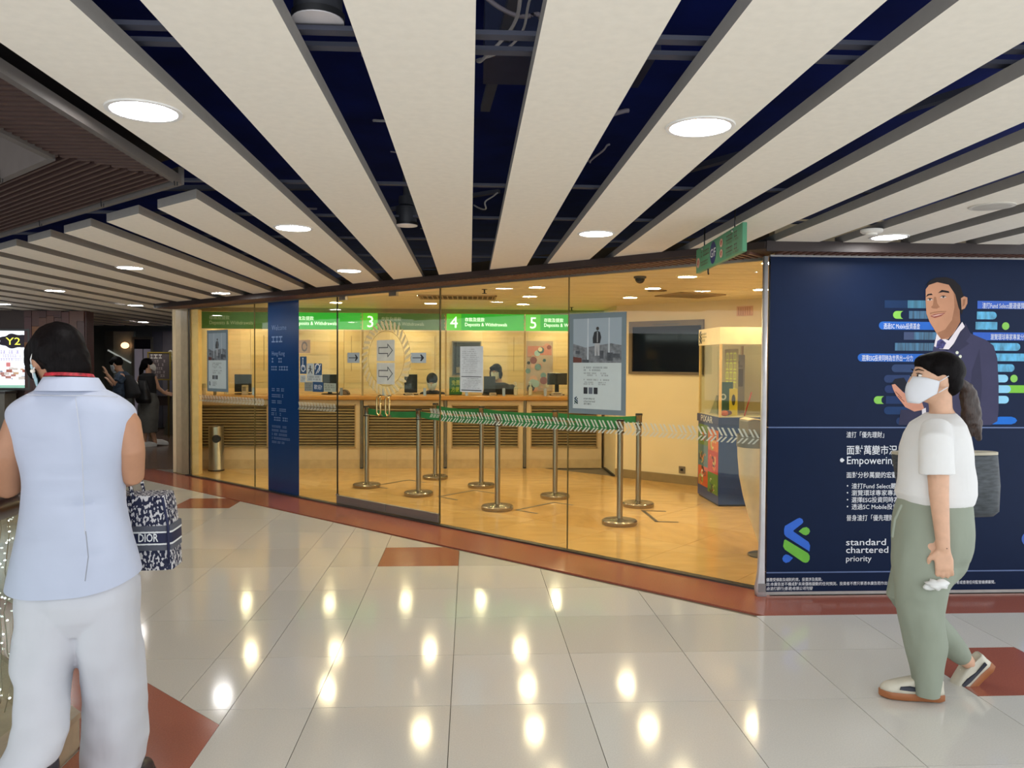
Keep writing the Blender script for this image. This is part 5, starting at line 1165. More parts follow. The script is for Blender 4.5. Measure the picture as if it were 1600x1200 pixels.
def shoe(parent, heel, toe, up, L, ms, mu, mstripe=None, mlace=None, low=.095, name='shoe'):
    heel, toe, up = Vector(heel), Vector(toe), Vector(up); e1 = (toe - heel).normalized(); e2 = up.cross(e1).normalized(); e3 = e1.cross(e2)
    def out(x0, x1, ws, z, n=14):
        pr = ((0, .020), (.06, .033), (.3, .034), (.62, .045), (.85, .042), (.95, .028), (1, .010)); P = []
        def wd_(t):
            for (a, wa), (b_, wb_) in zip(pr, pr[1:]):
                if t <= b_: return wa + (wb_ - wa) * (t - a) / (b_ - a)
            return .01
        for sgn in (1, -1):
            for i in range(n):
                t = i / (n - 1); t = t if sgn > 0 else 1 - t
                x = x0 + (x1 - x0) * t; P.append(heel + e1 * (x * L) + e2 * (sgn * wd_(t) * ws) + e3 * z)
        return P
    def body(layers):
        vs = []; fs = []; m = len(layers); n = 28
        for l in layers: vs += out(*l)
        for j in range(m - 1):
            for i in range(n): fs.append((j * n + i, (j + 1) * n + i, (j + 1) * n + (i + 1) % n, j * n + (i + 1) % n))
        fs.append(tuple(range(n))); fs.append(tuple((m - 1) * n + i for i in range(n - 1, -1, -1)))
        return MB().add(vs, fs)
    o = body([(.03, .97, .9, 0), (0, 1, 1.0, .006), (0, 1.0, 1.02, .030), (.01, .99, .97, .033)]).build(name, ms, parent, smooth=True)
    body([(.01, .985, .96, .030), (.01, .975, .95, .045), (.02, .92, .90, .062), (.02, .76, .86, .076), (.02, .60, .82, .088), (.03, .50, .78, low), (.06, .44, .6, low - .004)]).build('upper', mu, o, smooth='all')
    if mstripe:
        for sg in (1, -1):
            P = [heel + e1 * (x * L) + e2 * (sg * wv) + e3 * z for x, wv, z in ((.10, .0335, .068), (.10, .034, .052), (.35, .0355, .046), (.55, .0415, .046), (.72, .0445, .050), (.70, .040, .062), (.55, .0385, .068), (.35, .033, .058))]
            Q = [p + e2 * (sg * .004) for p in P]; n = len(P)
            MB().add(P + Q, [tuple(range(n)), tuple(range(2 * n - 1, n - 1, -1))] + [(i, n + i, n + (i + 1) % n, (i + 1) % n) for i in range(n)]).build('stripe', mstripe, o)
    if mlace:
        for i in range(5):
            x = .50 + i * .075; z = .089 - i * .008
            MB().tube([heel + e1 * (x * L) + e2 * .03 + e3 * (z - .012), heel + e1 * ((x + .01) * L) + e3 * (z + .004), heel + e1 * ((x + .02) * L) - e2 * .03 + e3 * (z - .012)], .0035, 6).build('lace', mlace, o, smooth='all')
    return o


from mathutils import noise as NZ
def cloth(name, rings, m, parent, n=72, sub=6, p=2.2, amp=.006, ns=(7, 7, 3.5), th=.004, seed=0., hem=None, crease=()):
    """garment shell: rings from top to bottom are smoothed, folded by noise, left open at the hem with a real edge"""
    R = [tuple(r[:5]) for r in rings]; pts = []
    for i in range(len(R) - 1):
        a, b_, c, d = R[max(i - 1, 0)], R[i], R[i + 1], R[min(i + 2, len(R) - 1)]
        for k in range(sub):
            t = k / sub; pts.append(tuple(.5 * (2 * b_[j] + (c[j] - a[j]) * t + (2 * a[j] - 5 * b_[j] + 4 * c[j] - d[j]) * t * t + (3 * b_[j] - a[j] - 3 * c[j] + d[j]) * t ** 3) for j in range(5)))
    pts.append(R[-1]); N = len(pts); vs = []
    for ins in (0., th):
        for q, (cx, cy, z, a, b_) in enumerate(pts):
            fr = q / (N - 1)
            for i in range(n):
                an = 2 * math.pi * i / n; c, si = math.cos(an), math.sin(an); f_ = min(1., fr * 4)
                x = math.copysign(abs(c) ** (2 / p), c); y = math.copysign(abs(si) ** (2 / p), si)
                v = Vector((cx + a * x, cy + b_ * y, z)); k = amp * f_ * (NZ.noise(Vector((v.x * ns[0] + seed, v.y * ns[1], v.z * ns[2]))) + .5 * NZ.noise(Vector((v.x * ns[0] * 2.3, v.y * ns[1] * 2.3 + seed, v.z * ns[2] * 2.6))))
                for (z0, wz, ca, wa, dp) in crease: k -= dp * math.exp(-((v.z - z0 - .25 * (an - ca) * wz) / wz) ** 2) * math.exp(-((an - ca) / wa) ** 2)
                v += Vector((x, y, 0)).normalized() * (k - ins)
                if hem: v.z += hem(an, fr)
                vs.append(v)
    T = N * n; fs = []
    for q in range(N - 1):
        for i in range(n):
            A, B, Cc, D = q * n + i, q * n + (i + 1) % n, (q + 1) * n + (i + 1) % n, (q + 1) * n + i
            fs.append((A, D, Cc, B)); fs.append((T + A, T + B, T + Cc, T + D))
    for i in range(n): A, B = (N - 1) * n + i, (N - 1) * n + (i + 1) % n; fs.append((A, T + A, T + B, B))
    fs.append(tuple(range(n))); fs.append(tuple(T + i for i in range(n - 1, -1, -1)))
    return MB().add(vs, fs).build(name, m, parent, smooth=True)

LINEN = mat('#b0b8cc', .75, var=.03, scale=6, bump=.25, bscale=7, sheen=.2); TROUS = mat('#bfc1c9', .75, var=.03, scale=6, bump=.3, bscale=6, stretch=(1, 1, .5))
# ------------------------------------------------------------------ woman in white, seen from behind
f = Fig('woman in white sleeveless blouse and wide trousers seen from behind, dark bob', 112, 2.65)
SK = mat('#ab7d60', .55, var=.06, scale=20)
hc = f.w(82, 563); hc.y = .03; HM = eul(46, -20, 0)
b = MB(); head_mb(b, hc, HM, .90)
nb = f.w(106, 600)
b.tube([hc + HM @ Vector((0, -.03, -.03)), Vector((nb.x, -.01, nb.z)), Vector((f.w(112, 640).x, -.01, f.w(112, 640).z))], [(.052, .055), (.054, .056), (.075, .065)], 18, rnd=True)
sh = [f.ring(632, 45, 180, .07), f.ring(660, 36, 196, .085), f.ring(720, 44, 188, .09), f.ring(790, 52, 176, .085), f.ring(860, 45, 192, .085), f.ring(930, 52, 190, .078), f.ring(975, 66, 182, .07)]
b.loft(sh)
def arm(b, pts, r): b.tube(pts, r, 14, rnd=True)
aL = [f.w(34, 662, -.0), f.w(14, 712, -.01), f.w(12, 762, .02), f.w(40, 745, .17), f.w(66, 735, .26)]
aR = [f.w(195, 662), f.w(205, 705), f.w(207, 742, .03), f.w(190, 748, .16), f.w(168, 738, .27)]
arm(b, aL, [.052, .046, .039, .034, .026]); arm(b, aR, [.050, .044, .038, .034, .026])
hand_mb(b, aL[-1], (.5, .75, .2), (.6, -.4, .3), (0, 0, 1), 30); hand_mb(b, aR[-1], (-.6, .7, .2), (-.5, -.4, .3), (0, 0, 1), 30)
b.tube([f.w(82, 930), f.w(76, 1040, -.02), f.w(70, 1120, -.12), f.w(58, 1182, -.22)], [.075, .055, .045, .032], 14, rnd=True)
b.tube([f.w(172, 930), f.w(176, 1060, .04), Vector((f.w(178, 1060).x, .08, .25)), Vector((f.w(178, 1060).x, .09, .05))], [.075, .055, .048, .034], 14, rnd=True)
fl = f.w(58, 1182, -.22); b.tube([fl, fl + Vector((-.03, .05, -.04)), fl + Vector((-.05, .12, -.10)), fl + Vector((-.06, .19, -.15))], [.032, .034, .034, .022], 12, rnd=True)
fx = f.w(178, 1060).x; b.tube([(fx, .06, .055), (fx, .16, .04), (fx, .24, .025)], [.034, .034, .022], 12, rnd=True)
b.remesh('body', SK, f.t, .006, 5)
# hair: short bob
b = MB()
b.ball(hc + HM @ Vector((0, -.014, .030)), (.083, .105, .094), 24, 16, HM)
b.ball(hc + HM @ Vector((.008, -.060, -.020)), (.072, .052, .082), 20, 14, HM)
b.ball(hc + HM @ Vector((-.012, .048, .044)), (.068, .058, .060), 18, 12, HM)
b.ball(hc + HM @ Vector((.046, -.03, -.034)), (.036, .072, .072), 18, 12, HM)
b.ball(hc + HM @ Vector((-.056, .062, .012)), (.022, .026, .058), 14, 10, HM)
b.ball(hc + HM @ Vector((-.054, -.062, .010)), (.026, .032, .056), 14, 10, HM)
hair = b.remesh('hair', HAIR, f.t, .006, 5, disp=.006, dscale=.03)
mask_part(f, hc, HM, mat('#a9c8cf', .7), .93, mat('#e4e4e2', .6))
MB().ball(hc + HM @ Vector((-.080, -.008, -.040)), .0075, 12, 8).build('pearl_earring', mat('#e8e2d6', .2), f.t, smooth='all')
# lanyard and collar
def ringband(name, c, a, b_, z0, z1, tilt, m, th=.006, a0=0, a1=360, flare=0.):
    n = 36; vs = []; fs = []
    for i in range(n + 1):
        t = R_(a0 + (a1 - a0) * i / n); ct, st2 = math.cos(t), math.sin(t)
        for (z, k) in ((z0, 0), (z1, flare)):
            for o in (0, th): vs.append((c[0] + (a + k + o) * ct, c[1] + (b_ + k + o) * st2, z + tilt * st2))
    for i in range(n):
        q = i * 4; r = q + 4
        fs += [(q + 1, r + 1, r + 3, q + 3), (q, q + 2, r + 2, r), (q + 2, q + 3, r + 3, r + 2), (q, r, r + 1, q + 1)]
    fs += [(0, 1, 3, 2), (n * 4, n * 4 + 2, n * 4 + 3, n * 4 + 1)]
    return MB().add(vs, fs).build(name, m, f.t, smooth=True)
zc = f.w(112, 600).z
ringband('lanyard', (f.w(110, 600).x, -.005), .072, .074, f.w(112, 589).z, f.w(112, 584).z, -.006, mat('#a3202e', .6, var=.6, scale=70), .003, flare=-.006)
ringband('collar', (f.w(112, 600).x, -.003), .100, .094, f.w(112, 611).z, f.w(112, 590).z, -.004, LINEN, .007, flare=-.026)
# blouse
cloth('blouse', [f.ring(597, 92, 132, .05), f.ring(600, 80, 144, .066), f.ring(608, 60, 164, .08), f.ring(620, 34, 190, .090), f.ring(634, 14, 208, .096), f.ring(648, 8, 214, .099), f.ring(672, 14, 214, .104), f.ring(700, 23, 208, .108), f.ring(740, 33, 196, .110), f.ring(785, 33, 196, .112), f.ring(830, 27, 205, .120), f.ring(870, 17, 216, .130), f.ring(896, 10, 223, .136)], LINEN, f.t, 84, 7, 2.3, .007, (6, 6, 4.), .004, 3.,
      lambda an, fr: -.050 * max(0, fr - .8) * 5 * (.5 - .5 * math.sin(an)) ** 2 + (.012 if math.cos(an) > 0 else -.015) * abs(math.cos(an)) * max(0, fr - .8) * 5, crease=((1.10, .012, 4.4, .5, .010), (1.15, .010, 4.9, .5, .008), (1.05, .012, 5.2, .45, .010), (1.25, .012, 4.2, .3, .006), (.95, .012, 4.2, .35, .008), (.90, .012, 5.3, .3, .007)))
MB().tube([f.w(118, 622, -.098), f.w(128, 700, -.118), f.w(131, 780, -.122), f.w(133, 835, -.134)], .0015, 6).build('back_seam', mat('#b7bac4', .8), f.t)
MB().tube([f.w(134, 830, -.133), f.w(138, 870, -.144), f.w(133, 908, -.143)], .0018, 6).build('back_vent', mat('#8f939f', .8), f.t)
MB().tube([f.w(40, 617, -.088), f.w(90, 618, -.100), f.w(140, 618, -.100), f.w(184, 620, -.088)], .0016, 6).build('yoke_seam', mat('#b7bac4', .8), f.t)
# wide trousers
b = MB()
b.loft([f.ring(862, 40, 205, .10), f.ring(900, 30, 213, .118), f.ring(935, 29, 215, .124), f.ring(960, 34, 212, .112), f.ring(985, 66, 186, .085)], 40, 2.2)
b.loft([f.ring(905, 29, 150, .115), f.ring(960, 29, 147, .118), f.ring(1000, 25, 140, .115), f.ring(1025, 21, 128, .112, -.015), f.ring(1040, 20, 119, .108, -.03), f.ring(1060, 28, 109, .098, -.055), f.ring(1080, 31, 106, .098, -.08), f.ring(1120, 30, 102, .098, -.13), f.ring(1155, 18, 99, .10, -.18), f.ring(1180, 4, 91, .10, -.21), f.ring(1194, -3, 87, .098, -.22)], 36, 2.2)
b.loft([f.ring(905, 116, 214, .118, .015), f.ring(960, 120, 216, .118, .02), f.ring(1010, 125, 220, .115, .03), f.ring(1060, 131, 224, .115, .05), f.ring(1110, 134, 228, .118, .07), f.ring(1155, 130, 230, .12, .09), f.ring(1190, 129, 226, .12, .1), f.ring(1216, 130, 215, .118, .1)], 36, 2.2)
b.remesh('trousers', TROUS, f.t, .0055, 3, disp=.014, dscale=.11)
BLK = mat('#17161a', .4)
h0 = fl + Vector((.0, -.03, -.045)); d0 = Vector((-.06, .17, -.13)).normalized(); t0_ = h0 + d0 * .24
shoe(f.t, h0, t0_, Vector((0, .6, .8)), .24, BLK, mat('#22212a', .35), low=.07)
shoe(f.t, (fx, .02, .0), (fx, .27, .0), (0, 0, 1), .25, BLK, mat('#22212a', .35), low=.08)
# tote bag over her forearm
OB = bpy.data.materials.new('oblique_weave'); OB.use_nodes = True; nt = OB.node_tree; bs_ = nt.nodes['Principled BSDF']
tc = nt.nodes.new('ShaderNodeTexCoord'); mp = nt.nodes.new('ShaderNodeMapping'); mp.inputs['Scale'].default_value = (1, 1, .55); mp.inputs['Rotation'].default_value = (0, .35, 0)
vo = nt.nodes.new('ShaderNodeTexNoise'); vo.inputs['Scale'].default_value = 120; vo.inputs['Detail'].default_value = 1
rp = nt.nodes.new('ShaderNodeValToRGB'); rp.color_ramp.interpolation = 'CONSTANT'; rp.color_ramp.elements[0].color = lin('#141a38'); rp.color_ramp.elements[1].color = lin('#c3c2c4'); rp.color_ramp.elements[1].position = .53
nt.links.new(tc.outputs['Object'], mp.inputs[0]); nt.links.new(mp.outputs[0], vo.inputs['Vector']); nt.links.new(vo.outputs['Fac'], rp.inputs[0]); nt.links.new(rp.outputs[0], bs_.inputs['Base Color']); bs_.inputs['Roughness'].default_value = .8
pb_ = on_y(276, 886, 2.84); pt_ = on_y(277, 772, 2.84); BWD = .33; BH = pt_.z - pb_.z
t = thing('tote_bag', 'navy and cream patterned tote bag hanging from the arm of woman in white', 'bag', (pb_.x, 2.80, pb_.z), R_(4))
MB().loft([(-BWD / 2 + .0, .07, 0, BWD / 2, .07), (-BWD / 2 - .006, .07, BH * .5, BWD / 2 - .002, .072), (-BWD / 2 - .014, .07, BH * .86, BWD / 2 - .006, .07), (-BWD / 2 - .016, .07, BH, BWD / 2 - .012, .064)], 32, 9).build('body', OB, t, smooth=True)
GY, NV = mat('#50535e', .8), mat('#131a3e', .7)
for (z0, z1, m_) in ((.27, .34, GY), (.345, .365, PAPER), (.37, .50, NV), (.505, .525, PAPER), (.53, .60, GY)): MB().loft([(-BWD / 2 - .004, .07, BH * z0, BWD / 2 + .0025, .0745), (-BWD / 2 - .005, .07, BH * z1, BWD / 2 + .0022, .0745)], 32, 9).build('band', m_, t, smooth=True)
text('DIOR', -.112, BH * .395, .040, PAPER, t, y=-.0078, width=.066, bold=.02)
for yy in (.01, .125): MB().tube([(-.275, yy, BH * .9), (-.27, yy, BH + .03), (-.225, yy + (.03 if yy < .1 else -.03), BH + .085), (-.185, yy + (.03 if yy < .1 else -.03), BH + .085), (-.14, yy, BH + .03), (-.13, yy, BH * .88)], (.011, .006), 10, ref=(0, 1, 0)).build('handle', OB, t, smooth='all')
MB().tube([(-.06, -.004, BH * .95), (-.03, -.006, BH * .98), (-.012, -.006, BH * .6), (-.01, -.006, BH * .1)], .005, 8).build('edge_strap', NV, t, smooth='all')

# ------------------------------------------------------------------ woman walking past the hoarding
f = Fig('woman in white tee and sage trousers walking left in a white mask, ponytail', 1470, 3.46)
WT = mat('#dededd', .75, var=.03, scale=6, bump=.25, bscale=8); SAGE = mat('#8d9586', .8, var=.05, scale=8, bump=.3, bscale=8, stretch=(1, 1, .5))
hc = f.w(1459, 592); hc.y = 0; HM = eul(84, 4, 0)
b = MB(); head_mb(b, hc, HM, .97)
b.tube([hc + HM @ Vector((0, -.03, -.05)), f.w(1470, 640), f.w(1474, 662)], [(.050, .048), (.048, .048), (.075, .07)], 18, rnd=True)
b.loft([f.ring(668, 1440, 1492, .14), f.ring(700, 1428, 1500, .14), f.ring(750, 1428, 1502, .12), f.ring(800, 1420, 1505, .13), f.ring(850, 1418, 1500, .13), f.ring(900, 1425, 1480, .11)])
sL = f.w(1464, 683, -.15); eL = f.w(1467, 772, -.17); wL = f.w(1474, 856, -.175)
b.tube([sL, eL, wL], [.050, .040, .027], 14, rnd=True)
hand_mb(b, wL, (.06, -.02, -1), (.5, .85, 0), (-1, .2, -.1), 24)
sR = f.w(1464, 683, .15); eR = f.w(1452, 762, .22); wR = f.w(1424, 704, .10); b.tube([sR, eR, wR], [.048, .040, .027], 14, rnd=True); hand_mb(b, wR, (-.15, -.1, 1), (1, -.1, 0), (-.1, -1, 0), 32, .9)
b.tube([f.w(1455, 850, -.08), f.w(1440, 950, -.08), f.w(1447, 1040, -.08), f.w(1452, 1082, -.075)], [.078, .055, .042, .028], 14, rnd=True)
b.tube([f.w(1455, 850, .08), f.w(1412, 930, .08), f.w(1472, 992, .10), f.w(1513, 1035, .10)], [.078, .055, .045, .033], 14, rnd=True)
b.remesh('body', SKIN2, f.t, .006, 4)
face_parts(f, hc, HM, .97)
mask_part(f, hc, HM, mat('#dcdfe6', .7, var=.02), .99)
b = MB(); b.ball(hc + HM @ Vector((0, -.026, .040)), (.082, .108, .088), 26, 18, HM); b.ball(hc + HM @ Vector((0, -.068, -.005)), (.070, .056, .072), 18, 12, HM)
b.ball(hc + HM @ Vector((0, .018, .070)), (.062, .072, .045), 18, 12, HM)
for sx in (-1, 1): b.ball(hc + HM @ Vector((sx * .066, .012, .046)), (.016, .034, .028), 12, 10, HM)
b.remesh('hair', HAIR, f.t, .006, 4, disp=.003, dscale=.03)
b = MB(); b.tube([hc + HM @ Vector((0, -.095, .0)), f.w(1510, 606), f.w(1516, 632), f.w(1521, 660), f.w(1530, 686)], [.020, (.032, .03), (.044, .035), (.040, .03), (.010, .012)], 16, rnd=True); b.tube([f.w(1512, 615), f.w(1512, 650), f.w(1517, 682)], [.028, .030, .008], 12, rnd=True)
b.remesh('ponytail', mat('#33231c', .42, var=.5, scale=40, stretch=(6, 6, .6), bump=.25), f.t, .006, 3, disp=.012, dscale=.03, label='brown-tipped ponytail')
MB().tube([hc + HM @ Vector((0, -.100, .022)), hc + HM @ Vector((.022, -.108, .0)), hc + HM @ Vector((0, -.112, -.022)), hc + HM @ Vector((-.022, -.108, 0)), hc + HM @ Vector((0, -.100, .022))], .008, 8).build('hair_tie', BLACK, f.t, smooth='all')
b = MB()
b.loft([f.ring(645, 1449, 1489, .07), f.ring(652, 1442, 1494, .105), f.ring(662, 1430, 1500, .142), f.ring(680, 1420, 1506, .160), f.ring(702, 1411, 1511, .158), f.ring(725, 1408, 1515, .152), f.ring(750, 1407, 1519, .15), f.ring(770, 1403, 1520, .152), f.ring(782, 1408, 1516, .148), f.ring(786, 1411, 1513, .144)], 40, 2.2)
for sg in (-1, 1): b.tube([f.w(1463, 668, sg * .09), f.w(1463, 690, sg * .155), f.w(1463, 715, sg * .170), f.w(1464, 741, sg * .175)], [.060, .068, .068, .071], 24)
b.remesh('tee_shirt', WT, f.t, .0055, 3, disp=.009, dscale=.11)
cloth('trousers', [f.ring(776, 1410, 1512, .14), f.ring(800, 1402, 1514, .15), f.ring(835, 1399, 1517, .155, -.005), f.ring(865, 1397, 1512, .145, -.02), f.ring(893, 1397, 1499, .125, -.04), f.ring(920, 1401, 1480, .105, -.065), f.ring(960, 1407, 1468, .09, -.08), f.ring(1005, 1417, 1473, .085, -.085), f.ring(1045, 1424, 1470, .072, -.085), f.ring(1084, 1427, 1466, .06, -.085)], SAGE, f.t, 64, 6, 2.2, .014, (8, 8, 3), .004, 7., crease=((.62, .014, 5.2, .5, .008), (.45, .014, 4.2, .6, .008), (.30, .012, 5.0, .6, .006)))
b = MB(); b.tube([f.w(1455, 845, .07), f.w(1430, 892, .08), f.w(1414, 926, .08), f.w(1440, 962, .09), f.w(1476, 997, .10), f.w(1501, 1023, .10)], [.13, .105, .085, .080, .066, .050], 26, rnd=True)
b.remesh('trouser_leg', SAGE, f.t, .007, 3, disp=.012, dscale=.10)
MB().tube([f.w(1408, 790, -.13), f.w(1398, 812, -.13), f.w(1394, 838, -.125)], .006, 8, rnd=True).build('drawstring', SAGE, f.t, smooth='all')
GUM = mat('#9a5f38', .5); LEA = mat('#c9c4b4', .45); STR = mat('#1d2130', .5)
hL = f.w(1474, 1119, -.085); hL = Vector((hL.x, -.085, .0)); tL = hL + Vector((-.262, .07, 0))
shoe(f.t, hL + Vector((.0, 0, .004)), tL + Vector((0, 0, .004)), (0, 0, 1), .27, GUM, LEA, STR, mat('#e4e2da', .6))
an = f.w(1513, 1035, .10); hd_ = f.w(1553, 1040, .10); td_ = f.w(1498, 1094, .10); e = (td_ - hd_).normalized()
shoe(f.t, hd_, hd_ + e * .25 + Vector((0, .02, 0)), Vector((-e.z, 0, e.x)) if False else Vector((-.70, 0, .71)), .25, GUM, LEA, STR, mat('#e4e2da', .6))
MB().tube([wL + Vector((-.026, 0, .005)), wL + Vector((0, -.027, .003)), wL + Vector((.026, 0, .0)), wL + Vector((0, .027, .003)), wL + Vector((-.026, 0, .005))], .002, 6).build('wrist_cord', BLACK, f.t, smooth='all')
p = f.r + wL + Vector((-.035, -.015, -.155)); t = thing('paper_tissue', 'crumpled white tissue held in the hand of woman in white tee', 'tissue', p)
MB().ball((0, 0, 0), (.048, .03, .022), 14, 10, None, lambda v: v * (1 + .22 * math.sin(7 * v.x + 5 * v.z))).build('sheet', mat('#dfe0de', .8), t, smooth='all'); MB().ball((-.03, .005, -.012), (.03, .018, .014), 10, 8, None, lambda v: v * (1 + .2 * math.sin(9 * v.y))).build('corner', mat('#d6d8d6', .8), t, smooth='all')
# her dark tote hanging from the far shoulder
BGM = mat('#3d4348', .6, var=.45, scale=30, stretch=(.6, 1, 3))
q0_, q1_ = on_y(1394, 806, 3.80), on_y(1556, 708, 3.80)
t = thing('shoulder_bag', 'dark grey woven shoulder bag behind the woman in white tee', 'bag', ((q0_.x + q1_.x) / 2, 3.80, q0_.z)); w = q1_.x - q0_.x; h = q1_.z - q0_.z
MB().loft([(0.06, 0, 0, w * .36, .05), (.04, 0, h * .08, w * .44, .075), (.02, 0, h * .5, w * .48, .085), (0, 0, h * .95, w * .5, .07), (0, 0, h, w * .5, .06)], 36, 3).build('body', BGM, t, smooth='all')
MB().loft([(0, 0, h * .985, w * .503, .064), (0, 0, h + .008, w * .503, .060)], 36, 3).build('top_binding', mat('#b5ad98', .6), t, smooth=True)
for yy in (-.03, .03): MB().tube([(-.12, yy, h * .95), (-.09, yy - .03, h + .12), (-.02, yy - .05, h + .20), (.05, yy - .03, h + .12), (.09, yy, h * .95)], (.011, .005), 8).build('handle', BGM, t, smooth='all')

# ------------------------------------------------------------------ couple in the far hall
f = Fig('woman in black top and grey long skirt with backpack walking away, far hall', 235, 14.2)
hc = f.w(232, 570); hc.y = 0; HM = eul(-62, 6, 0)
b = MB(); head_mb(b, hc, HM, .95); b.tube([hc + Vector((0, -.01, -.07)), f.w(232, 584)], .05, 12, rnd=True)
b.loft([f.ring(586, 222, 242, .10), f.ring(600, 217, 243, .11), f.ring(616, 219, 242, .10), f.ring(640, 218, 245, .11)])
b.tube([f.w(241, 590), f.w(247, 606, .05), f.w(257, 614, .12)], [.045, .038, .028], 12, rnd=True); hand_mb(b, f.w(257, 614, .12), (.9, .2, -.2), (0, -1, 0), (0, 0, 1), 20)
b.tube([f.w(219, 590), f.w(216, 606, .1), f.w(224, 612, .25)], [.045, .038, .028], 12, rnd=True); hand_mb(b, f.w(224, 612, .25), (.8, .5, 0), (0, 1, 0), (0, 0, 1), 30)
b.tube([f.w(228, 650, .0), f.w(226, 680, -.05), f.w(224, 698, -.08)], [.06, .045, .032], 12, rnd=True); b.tube([f.w(236, 650), f.w(239, 678, .05), f.w(243, 692, .12)], [.06, .045, .032], 12, rnd=True)
b.remesh('body', SKIN, f.t, .009, 3)
face_parts(f, hc, HM, .95); mask_part(f, hc, HM, WHITE, .97)
b = MB(); b.ball(hc + HM @ Vector((0, -.02, .028)), (.086, .104, .1), 18, 12, HM); b.ball(hc + HM @ Vector((0, -.07, -.02)), (.06, .05, .07), 12, 10, HM); b.tube([hc + HM @ Vector((0, -.1, .02)), f.w(221, 577), f.w(219, 588)], [.03, .045, .02], 12, rnd=True); b.remesh('hair', HAIR, f.t, .009, 3)
b = MB(); b.loft([f.ring(583, 224, 240, .07), f.ring(587, 217, 244, .115), f.ring(600, 215, 245, .125), f.ring(618, 217, 244, .115)], 28, 2.3); b.remesh('top', mat('#141417', .8), f.t, .01, 3)
b = MB(); b.loft([f.ring(614, 218, 245, .12), f.ring(630, 216, 248, .15), f.ring(655, 215, 248, .16), f.ring(676, 217, 245, .15)], 28, 2.2); b.remesh('skirt', mat('#5d5c58', .8, var=.08), f.t, .01, 3, disp=.03, dscale=.14)
b = MB(); b.loft([f.ring(630, 214, 236, .07, -.17), f.ring(624, 211, 237, .085, -.18), f.ring(608, 213, 233, .08, -.18), f.ring(594, 216, 229, .06, -.16)], 24, 2.6); b.remesh('backpack', BLACK, f.t, .01, 3)
MB().ball(f.w(213, 600, -.26), (.03, .02, .05), 10, 8).build('tag', WHITE, f.t, smooth='all')
for (hx, hy, dy, d_) in ((224, 700, -.1, (.15, .2)), (242, 694, .12, (.16, .18))):
    p = f.w(hx, hy, dy); shoe(f.t, (p.x, dy, .0 if dy < 0 else .03), (p.x + d_[0], dy + d_[1], 0), (0, 0, 1), .25, mat('#d8d8d6', .5), mat('#e2e2e0', .5), None, None)
f = Fig('man in blue patterned shirt with black backpack leaning towards the timber column', 192, 13.4)
hc = f.w(182, 569); hc.y = 0; HM = eul(80, -22, 0)
b = MB(); head_mb(b, hc, HM, 1.); b.tube([hc + Vector((.02, 0, -.06)), f.w(190, 584)], .055, 12, rnd=True)
b.loft([f.ring(588, 184, 198, .15), f.ring(605, 180, 199, .14), f.ring(622, 178, 197, .13), f.ring(642, 178, 198, .13)])
b.tube([f.w(190, 588, -.15), f.w(180, 600, -.2), f.w(168, 586, -.2)], [.05, .04, .028], 12, rnd=True); hand_mb(b, f.w(168, 586, -.2), (-.4, 0, 1), (-1, 0, 0), (0, -1, 0), 10)
b.tube([f.w(190, 588, .15), f.w(184, 606, .18), f.w(174, 600, .18)], [.05, .04, .028], 12, rnd=True); hand_mb(b, f.w(174, 600, .18), (-.6, 0, .8), (-1, 0, 0), (0, 1, 0), 15)
for dy in (-.09, .09): b.tube([f.w(188, 640, dy), Vector((f.w(187, 640).x, dy + .03, .48)), Vector((f.w(189, 640).x, dy, .07))], [.08, .055, .04], 12, rnd=True)
b.remesh('body', SKIN, f.t, .009, 3); face_parts(f, hc, HM, 1.); mask_part(f, hc, HM, mat('#c9d4dc', .7), 1.)
b = MB(); b.ball(hc + HM @ Vector((0, -.015, .032)), (.088, .108, .098), 18, 12, HM); b.ball(hc + HM @ Vector((0, .06, .06)), (.07, .05, .035), 12, 10, HM); b.remesh('hair', HAIR, f.t, .009, 3)
b = MB(); b.loft([f.ring(580, 187, 196, .09), f.ring(586, 182, 201, .17), f.ring(602, 179, 202, .165), f.ring(620, 177, 199, .15), f.ring(628, 177, 199, .15)], 28, 2.3)
for dy in (-.165, .165): b.tube([f.w(191, 588, dy * .8), f.w(184, 597, dy * 1.15)], [.075, .072], 14)
b.remesh('shirt', mat('#37465a', .8, var=.5, scale=30), f.t, .01, 2)
b = MB()
for dy in (-.09, .09): b.loft([f.ring(624, 178, 200, .10, dy), f.ring(645, 179, 200, .10, dy), (f.w(189, 660).x, dy, .3, .085, .085), (f.w(189, 660).x, dy, .06, .08, .08)], 20)
b.remesh('trousers', mat('#1b1e28', .8), f.t, .01, 2)
for dy in (-.09, .09): x = f.w(192, 660).x; shoe(f.t, (x, dy, 0), (x - .26, dy, 0), (0, 0, 1), .27, mat('#3a3632', .6), BLACK)
b = MB(); b.loft([f.ring(622, 196, 215, .13), f.ring(615, 197, 219, .15), f.ring(600, 196, 213, .15), f.ring(586, 194, 204, .12)], 24, 2.6); b.remesh('backpack', mat('#15161b', .7), f.t, .01, 3)

